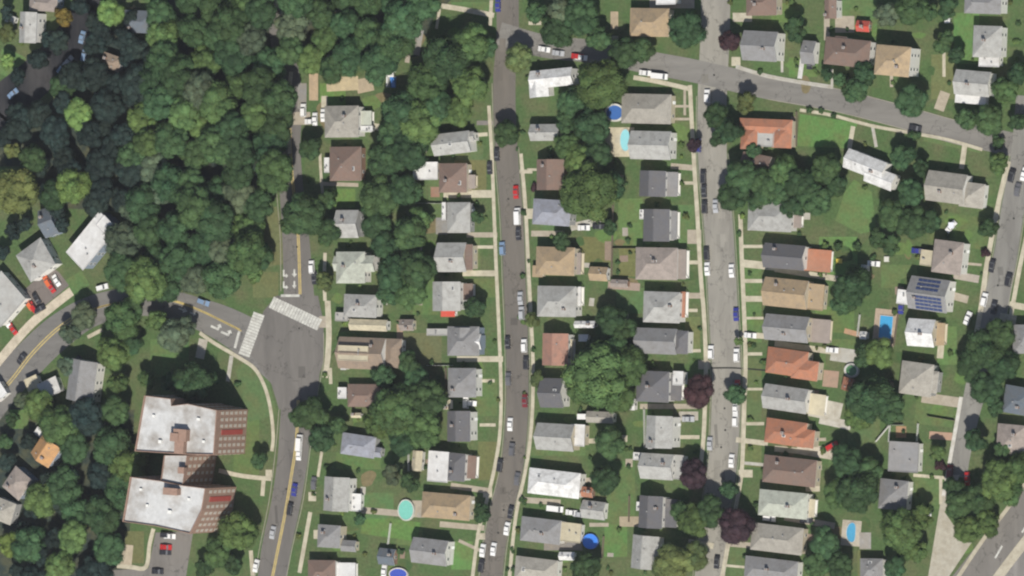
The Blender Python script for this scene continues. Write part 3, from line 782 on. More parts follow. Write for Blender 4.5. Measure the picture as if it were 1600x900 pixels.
# left of the far-right street
H('F', 'white', [(1352, 258, 62, 30, 'x'), (1375, 278, 44, 26, 'x', 5.0, 'white')], 'w', rot=22, h=5.6)
H('F', 'beige', [(1479, 293, 58, 46, 'x'), (1519, 305, 36, 38, 'h', 4.0)], 'w', rot=8)
H('F', 'pinkish grey', [(1481, 402, 44, 50, 'h'), (1449, 403, 20, 24, 'f', 2.8, 'cream')], 'w', rot=8, h=6.2)
SOL = H('F', 'grey', [(1452, 460, 58, 50, 'x'), (1411, 464, 17, 22, 'f', 3.0, 'white')], 'w', rot=8, h=6.0)
H('F', 'white', [(1440, 520, 40, 42, 'x'), (1469, 522, 14, 34, 'p', 3.0, 'tan')], 'c', rot=4)
H('F', 'beige', [(1432, 592, 48, 50, 'h'), (1452, 596, 26, 34, 'h', 4.4)], 'g', rot=8, h=5.4)
H('F', 'grey', [(1412, 714, 44, 46, 'f')], 'w', rot=3, h=4.6)
H('F', 'grey', [(1396, 773, 42, 46, 'h')], 'w', rot=6, h=5.0)
H('F', 'grey', [(1362, 890, 34, 34, 'h')], 'w', h=4.2)
H('K', 'grey', [(1602, 530, 36, 44, 'h')], 'w', h=5.0)
H('K', 'slate', [(1592, 626, 44, 42, 'h')], 'w', rot=10, h=4.8)
H('K', 'pinkish grey', [(1580, 687, 42, 46, 'h')], 'w', rot=5, h=5.0)
# above the cross street
H('G', 'tan', [(1015, 35, 60, 44, 'h')], 'c', h=4.6, rot=2)
H('G', 'white', [(1041, -6, 30, 26, 'f')], 'w', h=5.0)
H('G', 'grey', [(1188, 72, 52, 46, 'x')], 'w', rot=4, h=7.0)
H('G', 'brown', [(1190, 4, 46, 40, 'h')], 'c', h=5.4)
H('G', 'brown', [(1298, 14, 18, 30, 'y')], 'w', h=5.4)
H('G', 'brown', [(1324, 82, 68, 42, 'h'), (1314, 64, 18, 14, 'x', 5.0)], 'w', rot=7, h=5.6)
H('G', 'tan', [(1395, 95, 52, 46, 'h')], 'w', rot=6, h=9.0)
H('G', 'light grey', [(1543, 65, 42, 48, 'h'), (1546, 93, 30, 22, 'f', 4.0, 'white')], 'w', rot=3)
H('G', 'light grey', [(1520, 130, 52, 38, 'x'), (1517, 153, 46, 18, 'p', 3.0, 'white')], 'w', rot=6)
H('G', 'grey', [(1536, 4, 54, 34, 'h')], 'w', rot=3, h=6.5)
# left cluster
H('H', 'white', [(143, 376, 86, 40, 'f'), (168, 356, 22, 34, 'f', 7.4)], 'n', rot=-50, h=7.0, label='long bright white flat-roofed house beside the wood', short='the long white-roofed house')
H('H', 'light grey', [(56, 406, 50, 50, 'h')], 'w', rot=60, h=6.0, label='pale grey pyramid-roofed house left of the long white-roofed house', short='the pale pyramid-roofed house')
H('H', 'light grey', [(2, 467, 62, 60, 'f')], 'w', rot=-48, h=5.0, label='flat pale grey roof cut by the left edge above the road', short='the pale flat roof at left edge')
H('H', 'grey', [(128, 595, 44, 66, 'y'), (128, 632, 30, 12, 'x', 4.0, 'cream')], 'w', rot=10, h=6.5, label='grey ridged house with white wall below the left branch road', short='the grey ridged house')
H('H', 'white', [(77, 606, 34, 26, 'f'), (52, 602, 22, 28, 'f', 3.0, 'cream')], 'w', rot=-25, h=3.6, label='small white flat-roofed building beside the left branch road', short='the small white flat-roofed building')
H('H', 'orange', [(72, 704, 38, 38, 'y'), (64, 678, 22, 12, 'p', 3.0, 'white')], 'n', rot=40, h=6.5, label='orange-brown gabled house among dark trees at lower left', short='the orange-brown gabled house')
H('H', 'pinkish grey', [(27, 755, 36, 40, 'h')], 'n', rot=40, h=6.0, label='diamond-set brownish house among dark trees, near left edge', short='the diamond-set brownish house')
H('H', 'beige', [(5, 798, 36, 36, 'h')], 'g', rot=20, h=5.0, label='beige roof cut by the left edge, below diamond-set house', short='the beige roof at left edge')
H('H', 'light grey', [(44, 43, 28, 50, 'y')], 'w', rot=3, h=7.5, label='light grey ridged house with tall white wall in top left corner', short='the light grey top-left house')
H('H', 'pinkish grey', [(68, 4, 46, 28, 'h')], 'n', rot=5, h=5.5, label='pinkish hip roof cut by the top edge at upper left', short='the pinkish top-left roof')
H('H', 'tan-brown', [(174, 97, 32, 24, 'h')], 'n', rot=20, h=4.0, label='small tan roof among dark trees by the dark road', short='the small tan roof')
H('H', 'slate', [(218, 34, 50, 36, 'h')], 'n', rot=3, h=4.6, label='dark shade-blue roof at the upper edge of the wood', short='the shade-blue roof by the wood')  # bluish shade painted into the roof colour
H('H', 'slate', [(76, 347, 24, 46, 'x')], 'n', rot=-20, h=5.0, label='dark shade-blue roof left of the long white-roofed house', short='the slate-blue roof')  # roof colour holds the bluish shade of this corner
H('H', 'slate', [(154, 160, 24, 28, 'h')], 'n', rot=30, h=4.4, label='small shade-coloured roof half hidden by a bright tree near dark road', short='the small slate roof')  # shade put into this roof's colour too
H('H', 'white', [(-4, 612, 26, 26, 'f')], 'w', rot=-40, h=3.6, label='white flat roof cut by the left edge near the road', short='the white roof at left edge')

# solar panels lie on both slopes of one roof
root, loc = SOL
x, y, a, b, t, z, rc, wc = loc[0]
mb = MB()
mb.box(-0.78, -0.5, 0, 0.78, 0.5, 0.05, 0)
mb.box(-0.765, -0.485, 0.05, 0.765, 0.485, 0.06, 1)
PAN = mb.mesh('solar_panel'); PAN.materials.append(M['vent']); PAN.materials.append(M['solar'])
pt = math.atan(0.56)
for s, cols, rws in ((-1, range(-2, 4), (0.2, 0.42, 0.64, 0.86)), (1, range(-2, 3), (0.3, 0.55, 0.8))):
    for cc in cols:
        for rr in rws:
            yy = s * b * rr
            o = put('solar_panel', PAN, root, (x + cc * 1.62, y + yy, z + (b - abs(yy)) * 0.60 + 0.26))
            o.rotation_euler = (-s * pt, 0, 0)

# sheds, garages and other small buildings
def small(name, x, y, w_, h_, col, typ='x', hh=2.6, rot=0, wall='w', desc=None):
    o, l = house('S', col, [(x, y, w_, h_, typ, hh)], wall, rot, hh, name=name, cat='shed' if name != 'garage' else 'garage')
    HOUSES[-1]['desc'] = desc
    return o
for s in [('shed', 936, 428, 28, 22, 'tan', 'x', 2.6, 3), ('shed', 968, 443, 26, 12, 'pinkish grey', 'x', 2.4, 3, 'b'), ('garage', 938, 652, 42, 18, 'beige', 'x', 2.8, 2), ('garage', 914, 507, 32, 11, 'white', 'x', 2.8, 0), ('shed', 912, 528, 15, 11, 'white', 'f', 2.4, 0),
          ('garage', 928, 797, 36, 28, 'light grey', 'x', 2.8, 6), ('shed', 886, 869, 24, 13, 'white', 'x', 2.4, 0), ('shed', 1349, 41, 20, 17, 'red', 'x', 2.6, 5, 'b'), ('garage', 1264, 82, 20, 36, 'grey', 'x', 4.0, 6), ('shed', 652, 720, 16, 32, 'cream', 'y', 2.8, 5), ('shed', 636, 508, 22, 18, 'pinkish grey', 'x', 2.6, 0, 'c'),
          ('shed', 605, 870, 26, 26, 'slate', 'x', 2.6, 5, 'b'), ('shed', 1350, 428, 9, 28, 'white', 'y', 2.6, 3), ('shed', 1349, 524, 10, 12, 'white', 'x', 2.4, 3), ('shed', 1324, 600, 15, 20, 'terracotta', 'y', 2.4, 15, 'b'), ('shed', 698, 632, 12, 16, 'cream', 'y', 2.4, 0), ('shed', 918, 769, 18, 16, 'terracotta', 'x', 2.4, 6, 'b'), ('shed', 988, 632, 8, 18, 'white', 'y', 2.5, 0), ('shed', 557, 649, 16, 8, 'cream', 'x', 2.2, 0), ('shed', 17, 30, 16, 12, 'white', 'x', 2.6, 20)]:
    small(*s)

# ------------------------------------------------------------------ brick apartment block with two wings
HB = 22.0
apt = empty('apartment_building', P(300, 735, 0))
tag(apt, 'brick apartment block with two white flat-roofed wings beside yellow-lined road', 'building')
FACE = MB()
AO = apt.location
def wing(poly, hz, mroof='white', para=0.9):
    pts = [P(px, py, hz) - AO for px, py in poly]
    pts = [(p.x, p.y) for p in pts]
    mb = MB()
    mb.prism(pts, 0, hz - 0.02)
    mb.obj('wall', M['brick'], apt)
    n = len(pts)
    cx, cy = sum(p[0] for p in pts) / n, sum(p[1] for p in pts) / n
    inn = [(cx + (p[0] - cx) * 0.975, cy + (p[1] - cy) * 0.975) for p in pts]
    mb = MB()
    mb.prism(inn, hz - 0.01, hz + 0.12)
    rf = mb.obj('roof', M['membrane_old'], apt, color=(0.45, 0.455, 0.46))
    mb = MB()
    for k in range(n):
        a, b, c, d = pts[k], pts[(k + 1) % n], inn[(k + 1) % n], inn[k]
        mb.prism([a, b, c, d], hz - 0.005, hz + para)
    mb.obj('parapet', M['brick'], rf)
    A = [Vector(p) for p in pts]
    area = sum(pts[k][0] * pts[(k + 1) % n][1] - pts[(k + 1) % n][0] * pts[k][1] for k in range(n))
    return A if area > 0 else A[::-1], rf
BWIN = MB()
BWIN.box(-0.55, -0.06, -0.75, 0.55, 0.06, 0.75, 0)
BWIN.box(-0.44, -0.075, -0.64, 0.44, 0.075, 0.64, 1)
BWIN.box(-0.62, -0.16, -0.9, 0.62, 0.12, -0.75, 0)
BWIN = BWIN.mesh('window')
m_fr = mat('stone_frame', (0.38, 0.33, 0.28), 0.15, 0.6)
m_sh = mat('window_shade', (0.36, 0.34, 0.31), 0.25, 0.4, rough=0.5)
BWIN.materials.append(m_fr); BWIN.materials.append(m_sh)
m_red = mat('red_panel', (0.30, 0.06, 0.05), 0.15, 0.8)
APWIN = [0]
def facade(A, floors, red=None, only_east=False):
    n = len(A)
    for k in range(n):
        p, q = A[k], A[(k + 1) % n]
        d = q - p
        L = d.length
        d.normalize()
        nn = Vector((d.y, -d.x))
        if L < 3.5: continue
        c = max(1, int(L / (2.2 if nn.x > 0.3 else 3.4)))
        for i in range(c):
            u = (i + 0.5) / c * L
            s = p + d * u + nn * 0.03
            isred = red and nn.x > 0.9 and L > 7 and i == c // 2
            if isred:
                mb = MB()
                mb.box(-0.9, -0.12, 3, 0.9, 0.12, HB - 3.5)
                o = mb.obj('spandrel_panel', m_red, apt)
                o.location = (s.x, s.y, 0); o.rotation_euler = (0, 0, math.atan2(d.y, d.x))
                continue
            for f in range(floors):
                z = 2.2 + f * (HB - 2.0) / floors
                put('window', BWIN, apt, (s.x, s.y, z), math.atan2(d.y, d.x))
                APWIN[0] += 1
A1, rf1 = wing([(227, 618), (268, 623), (269, 634), (295, 631), (341, 641), (336, 711), (293, 710), (212, 705)], HB)
A2, rf2 = wing([(205, 745), (250, 751), (290, 759), (323, 763), (317, 798), (299, 834), (245, 822), (193, 815)], HB)
A3, rf3 = wing([(258, 711.5), (294, 711.5), (287, 757), (253, 751)], HB - 0.8)
facade(A1, 6, True); facade(A2, 6, True); facade(A3, 6)
def bulkhead(px, py, w_, h_, hh, parent, name='stair_bulkhead', rz=4, m='brick'):
    ka, kb, ang = axes(rz)
    c = P(px, py, HB + hh) - AO
    mb = MB()
    mb.box(-w_ * ka / 2, -h_ * kb / 2, HB, w_ * ka / 2, h_ * kb / 2, HB + hh)
    mb.box(-w_ * ka / 2 - .12, -h_ * kb / 2 - .12, HB + hh, w_ * ka / 2 + .12, h_ * kb / 2 + .12, HB + hh + .18)
    o = mb.obj(name, M[m], parent)
    o.location = (c.x, c.y, 0); o.rotation_euler = (0, 0, ang)
bulkhead(280, 697, 14, 22, 2.6, rf1); bulkhead(272, 683, 12, 12, 3.6, rf1); bulkhead(283, 735, 9, 9, 2.2, rf3); bulkhead(281, 680, 20, 18, 3.0, rf1); bulkhead(266, 768, 22, 10, 3.0, rf2)
for q in ((240, 650, 3, 3, .8, rf1), (250, 690, 4, 4, 1.0, rf1), (318, 690, 3, 3, .8, rf1), (230, 790, 3, 3, .8, rf2), (265, 800, 5, 4, 1.0, rf2), (295, 780, 3, 3, .7, rf2), (310, 655, 4, 3, .8, rf1), (220, 765, 3, 3, .8, rf2)):
    bulkhead(*q, name='roof_unit', m='trim')
FOOT.append((Vector((P(285, 665, HB).x, P(285, 665, HB).y)), 0, 16, 11)); FOOT.append((Vector((P(262, 790, HB).x, P(262, 790, HB).y)), 0, 16, 10))

# ------------------------------------------------------------------ labels of the houses; short phrases for their neighbours
for row in 'ABCDEFKG':
    hs = sorted([h for h in HOUSES if h['row'] == row], key=lambda h: h['x'] if row == 'G' else h['y'])
    for i, h in enumerate(hs):
        tn = {'h': 'hip-roofed', 'x': 'gabled', 'y': 'gabled', 'f': 'flat-roofed'}[h['typ']]
        h['short'] = '%s house %s' % (ORD[i], ROWS[row])
        h['label'] = '%s %s house, %s %s' % (h['col'], tn, ORD[i], ROWS[row])
for h in HOUSES:
    if h['row'] != 'S':
        tag(h['root'], h['label'], h['cat'], GROUP[h['row']])
        NEAR.append((h['x'] + 8, h['y'], h['short']))
NEAR.append((300, 665, 'the apartment block')); NEAR.append((280, 790, "the apartment block's lower wing"))
PENDING = []      # (object, x, y, words before, category, group)
def near_phrase(x, y):
    b = min(NEAR, key=lambda n: (n[0] - x) ** 2 + (n[1] - y) ** 2)
    dx, dy = x - b[0], y - b[1]
    dirn = ('right of' if dx > 0 else 'left of') if abs(dx) > abs(dy) else ('below' if dy > 0 else 'above')
    return dirn + ' ' + (b[2] if b[2].startswith('the') else b[2])
def pend(o, x, y, words, cat, group):
    PENDING.append((o, x, y, words, cat, group))
for h in HOUSES:
    if h['row'] == 'S':
        pend(h['root'], h['x'], h['y'], 'small %s %s' % (h['col'], h['cat']), h['cat'], 'sheds and garages in the yards')

# ------------------------------------------------------------------ pools
def pool(x, y, rx, ry, water, rim, hh=1.2, rot=0, words='round swimming pool', shape='e', wall=0.12):
    c = P(x, y, hh)
    ka, kb, ang = axes(rot)
    a, b = rx * ka, ry * kb
    root = empty('swimming_pool', (c.x, c.y, 0), ang)
    if shape == 'e': out = [(math.cos(k * math.pi / 16), math.sin(k * math.pi / 16)) for k in range(32)]
    elif shape == 'k': out = [(math.cos(t) * (1 - 0.35 * max(0, math.cos(t)) ** 2), math.sin(t)) for t in [k * math.pi / 16 for k in range(32)]]
    else: out = [(-1, -1), (1, -1), (1, 1), (-1, 1)]
    mb = MB()
    n = len(out)
    ia, ib = a - wall, b - wall
    for k in range(n):
        p, q = out[k], out[(k + 1) % n]
        mb.prism([(p[0] * a, p[1] * b), (q[0] * a, q[1] * b), (q[0] * ia, q[1] * ib), (p[0] * ia, p[1] * ib)], 0, hh)
    mb.obj('rim', M['concrete'], root, color=rim)
    mb = MB()
    mb.prism([(p[0] * ia, p[1] * ib) for p in out], 0.0, hh - 0.12)
    mb.obj('water', M['water'], root, color=water)
    FOOT.append((Vector((c.x, c.y)), ang, a, b))
    pend(root, x, y, words, 'pool', 'swimming pools in the yards')
pool(960, 176, 15, 14, (0.045, 0.12, 0.34), (0.5, 0.5, 0.48), 1.2, words='round dark blue above-ground pool', wall=0.6)
pool(922, 846, 12, 12, (0.05, 0.19, 0.62), (0.07, 0.18, 0.5), 1.1, words='round bright blue pool')
pool(634, 797, 13, 17, (0.16, 0.43, 0.36), (0.45, 0.46, 0.43), 1.1, words='oval turquoise pool', wall=0.38)
pool(977, 219, 9, 18, (0.24, 0.52, 0.58), (0.45, 0.44, 0.40), 0.32, words='pale cyan sunken pool', wall=0.3)
pool(1384, 511, 10.5, 18, (0.05, 0.27, 0.50), (0.42, 0.36, 0.30), 0.32, 6, words='rectangular bright blue pool', shape='r', wall=0.25)
pool(1331, 832, 9, 16, (0.07, 0.28, 0.46), (0.42, 0.42, 0.40), 0.32, 4, words='kidney-shaped blue pool', shape='k', wall=0.25)
pool(1330, 579, 11, 11, (0.07, 0.17, 0.08), (0.42, 0.42, 0.40), 1.0, 10, words='round pale-rimmed green pool', wall=0.7)
pool(622, 897, 15, 10, (0.05, 0.08, 0.36), (0.5, 0.48, 0.45), 1.0, words='dark blue pool', wall=0.4)

# ------------------------------------------------------------------ trees
def crown_mesh(name, seed, nl, nleaf, size, flat=0.8):
    r = np.random.default_rng(seed)
    C, R, V = [np.array([0, 0, 0.05])], [0.60], [1.0]
    for i in range(nl):
        th = r.uniform(0, 2 * math.pi)
        zz = r.uniform(-0.45, 0.95)
        rr = math.sqrt(max(0, 1 - zz * zz))
        d = r.uniform(0.48, 0.74)
        C.append(np.array([rr * math.cos(th) * d, rr * math.sin(th) * d, zz * d * flat]))
        R.append(r.uniform(0.20, 0.38))
        V.append(r.uniform(0.66, 1.30))
    C, R, V = np.array(C), np.array(R), np.array(V)
    pr = R ** 2 / (R ** 2).sum()
    pick = r.choice(len(R), nleaf, p=pr)
    dr = r.normal(size=(nleaf, 3))
    dr /= np.linalg.norm(dr, axis=1)[:, None]
    pos = C[pick] + dr * (R[pick] * r.uniform(0.82, 1.10, nleaf))[:, None]
    pos *= np.array([1, 1, 1.0])
    # keep only leaves near the outside of the crown
    dist = np.min(np.linalg.norm(pos[:, None, :] - C[None], axis=2) / R[None], axis=1)
    keep = dist > 0.72
    pos, dr, pick = pos[keep], dr[keep], pick[keep]
    n = len(pos)
    ring, seg = 5, 8
    cv, cf, cc = [], [], []
    for c0, r0, v0 in zip(C, R * 0.88, V):
        b0 = len(cv)
        for i in range(1, ring):
            for k in range(seg):
                ph, th = math.pi * i / ring, 2 * math.pi * k / seg
                j = r0 * r.uniform(0.9, 1.06)
                cv.append((c0[0] + j * math.sin(ph) * math.cos(th), c0[1] + j * math.sin(ph) * math.sin(th), c0[2] + j * math.cos(ph)))
        for i in range(ring - 2):
            for k in range(seg):
                cf.append((b0 + i * seg + k, b0 + (i + 1) * seg + k, b0 + (i + 1) * seg + (k + 1) % seg, b0 + i * seg + (k + 1) % seg))
        t0 = len(cv)
        cv += [(c0[0], c0[1], c0[2] + r0), (c0[0], c0[1], c0[2] - r0)]
        for k in range(0, seg):
            cf.append((b0 + k, b0 + (k + 1) % seg, t0, t0))
            cf.append((b0 + (ring - 2) * seg + (k + 1) % seg, b0 + (ring - 2) * seg + k, t0 + 1, t0 + 1))
        cc += [v0] * (len(cv) - b0)
    nr = dr + r.normal(size=(n, 3)) * 0.32
    nr /= np.linalg.norm(nr, axis=1)[:, None]
    t = np.cross(nr, r.normal(size=(n, 3)))
    t /= np.linalg.norm(t, axis=1)[:, None]
    b = np.cross(nr, t)
    s = (size * r.uniform(0.6, 1.25, n))[:, None]
    q = np.stack([pos - t * s, pos - b * s * 0.7, pos + t * s, pos + b * s * 0.7], axis=1).reshape(-1, 3)
    me = bpy.data.meshes.new(name)
    fl = [(4 * i, 4 * i + 1, 4 * i + 2, 4 * i + 3) for i in range(n)] + [tuple(4 * n + v for v in dict.fromkeys(f)) for f in cf]
    me.from_pydata(np.concatenate([q, np.array(cv)]).tolist(), [], fl)
    me.update()
    hue = r.uniform(-1, 1, len(R))
    val = V[pick] * r.uniform(0.88, 1.12, n)
    hv = hue[pick]
    colr = np.stack([val * (1 + 0.13 * hv), val, val * (1 - 0.10 * hv), np.ones(n)], axis=1)
    ca = me.color_attributes.new('leaf', 'FLOAT_COLOR', 'POINT')
    cc = np.array(cc) * 0.95
    ca.data.foreach_set('color', np.concatenate([np.repeat(colr, 4, axis=0), np.stack([cc, cc, cc, np.ones(len(cc))], axis=1)]).astype(np.float32).ravel())
    me.materials.append(M['leaf'])
    return me
SMALL = [crown_mesh('crown_small_%d' % i, 10 + i, 22, 3400, 0.062) for i in range(5)]
LARGE = [crown_mesh('crown_large_%d' % i, 40 + i, 46, 9500, 0.040) for i in range(7)]
BUSH = [crown_mesh('bush_%d' % i, 80 + i, 9, 700, 0.11) for i in range(3)]
def trunk_mesh(seed):
    r = random.Random(seed)
    mb = MB()
    def limb(p, q, r0, r1):
        p, q = Vector(p), Vector(q)
        d = (q - p).normalized()
        a = d.orthogonal().normalized()
        b = d.cross(a)
        rings = []
        for c, rr in ((p, r0), (q, r1)):
            rings.append([c + (a * math.cos(k * math.pi / 3) + b * math.sin(k * math.pi / 3)) * rr for k in range(6)])
        for k in range(6):
            mb.face([rings[0][k], rings[0][(k + 1) % 6], rings[1][(k + 1) % 6], rings[1][k]])
    limb((0, 0, 0), (0, 0, 0.55), 0.045, 0.032)
    limb((0, 0, 0.55), (0.02, 0.01, 1.1), 0.032, 0.012)
    for k in range(5):
        th = k * 1.26 + r.uniform(-.3, .3)
        limb((0, 0, 0.5 + 0.06 * k), (0.32 * math.cos(th), 0.32 * math.sin(th), 0.9 + 0.05 * k), 0.02, 0.007)
    me = mb.mesh('trunk')
    me.materials.append(M['bark'])
    return me
TRUNK = [trunk_mesh(i) for i in range(3)]
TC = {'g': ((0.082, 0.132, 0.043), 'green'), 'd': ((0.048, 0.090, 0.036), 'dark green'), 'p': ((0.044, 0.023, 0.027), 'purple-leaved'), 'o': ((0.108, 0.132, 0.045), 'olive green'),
      'l': ((0.150, 0.220, 0.060), 'bright green'), 'b': ((0.020, 0.034, 0.028), 'shade-coloured bluish-green'), 'y': ((0.19, 0.145, 0.035), 'yellowish'), 'k': ((0.080, 0.110, 0.066), 'greyish-green')}  # the dark bluish leaf colour has the left side's shade painted in
def inside(X, Y, pad=0.3):
    for c, ang, a, b in FOOT:
        d = Vector((X, Y)) - c
        u = d.x * math.cos(ang) + d.y * math.sin(ang)
        v = -d.x * math.sin(ang) + d.y * math.cos(ang)
        if abs(u) < a + pad and abs(v) < b + pad: return True
    return False
NTREE = [0]
def tree(x, y, rp, t, label=None, group=None, tall=1.0):
    R = rp * MPP * 1.10
    zc = (R * 0.75 + 3.0) * tall
    off = Vector((0, 0))
    c = P(x, y, zc)
    # the trunk stands clear of walls: the crown may lean over a roof
    for k in range(40):
        rr = k * 0.035 * R
        off = Vector((math.cos(k * 2.4), math.sin(k * 2.4))) * rr
        if not inside(c.x + off.x, c.y + off.y): break
    root = empty('tree', (c.x + off.x, c.y + off.y, 0), random.uniform(0, 6.28))
    col = TC[t][0]
    k = random.uniform(0.72, 1.25)
    h = random.uniform(-0.12, 0.06)
    col = (col[0] * k * (1 + h), col[1] * k, col[2] * k * (1 - h))
    o = put('crown', random.choice(LARGE if rp > 20 else SMALL), root, sc=(R * random.uniform(.93, 1.08), R * random.uniform(.93, 1.08), R * random.uniform(0.72, 0.95)), color=col)
    a = -root.rotation_euler.z
    o.location = (-(off.x * math.cos(a) - off.y * math.sin(a)), -(off.x * math.sin(a) + off.y * math.cos(a)), zc)
    put('trunk', random.choice(TRUNK), root, sc=(zc * 0.8, zc * 0.8, zc * 0.98))
    NTREE[0] += 1
    if label: tag(root, label, 'tree', group)
    else: pend(root, x, y, '%s %s tree' % ('large' if rp >= 30 else 'small' if rp < 18 else 'round', TC[t][1]), 'tree', 'trees among the houses')
    return root

# the wood at the left: crowns packed over it
WOOD = [(238, -10), (690, -10), (690, 5), (655, 26), (640, 40), (628, 92), (600, 108), (520, 112), (462, 108), (440, 66), (436, 140), (436, 200), (428, 280), (414, 312), (398, 370), (382, 420), (350, 448), (280, 452), (225, 448), (188, 430), (190, 375), (196, 330), (235, 285), (190, 240), (212, 190), (236, 130), (246, 60)]
def inpoly(x, y, poly):
    c = False
    for i in range(len(poly)):
        x0, y0 = poly[i]
        x1, y1 = poly[i - 1]
        if (y0 > y) != (y1 > y) and x < (x1 - x0) * (y - y0) / (y1 - y0) + x0: c = not c
    return c
def scatter(poly, step, rr, kinds, lab, grp, seed, tall=1.0):
    r = random.Random(seed)
    xs, ys = [p[0] for p in poly], [p[1] for p in poly]
    pts = []
    for _ in range(6000):
        x, y = r.uniform(min(xs), max(xs)), r.uniform(min(ys), max(ys))
        if inpoly(x, y, poly) and all((x - a) ** 2 + (y - b) ** 2 > step ** 2 for a, b in pts):
            pts.append((x, y))
    bands = {}
    for x, y in pts: bands.setdefault(int((y - min(ys)) // 52), []).append((x, y))
    for bi in sorted(bands):
        for i, (x, y) in enumerate(sorted(bands[bi])):
            k = r.choice(kinds)
            tree(x, y, r.uniform(*rr), k, lab % (TC[k][1], ORD[i], ORD[bi]), grp, tall * r.uniform(0.72, 1.35))
    return len(pts)
scatter(WOOD, 34, (21, 35), 'gddddkgddd', '%s tree in the large wood, %s from left in its %s row from top', 'trees of the wood', 3, 1.15)
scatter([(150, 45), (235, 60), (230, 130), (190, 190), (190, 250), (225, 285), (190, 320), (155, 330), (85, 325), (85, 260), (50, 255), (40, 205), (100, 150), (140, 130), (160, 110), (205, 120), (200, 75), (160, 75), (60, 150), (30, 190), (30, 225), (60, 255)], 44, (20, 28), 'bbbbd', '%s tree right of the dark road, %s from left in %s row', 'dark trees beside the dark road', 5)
scatter([(30, 625), (110, 640), (150, 640), (195, 640), (208, 710), (200, 760), (188, 820), (185, 880), (150, 905), (40, 905), (40, 825), (45, 780), (100, 735), (105, 690), (60, 655), (40, 665)], 40, (24, 34), 'bddbgd', '%s tree in thicket left of apartment block, %s from left in %s row', 'trees left of the apartment block', 6)

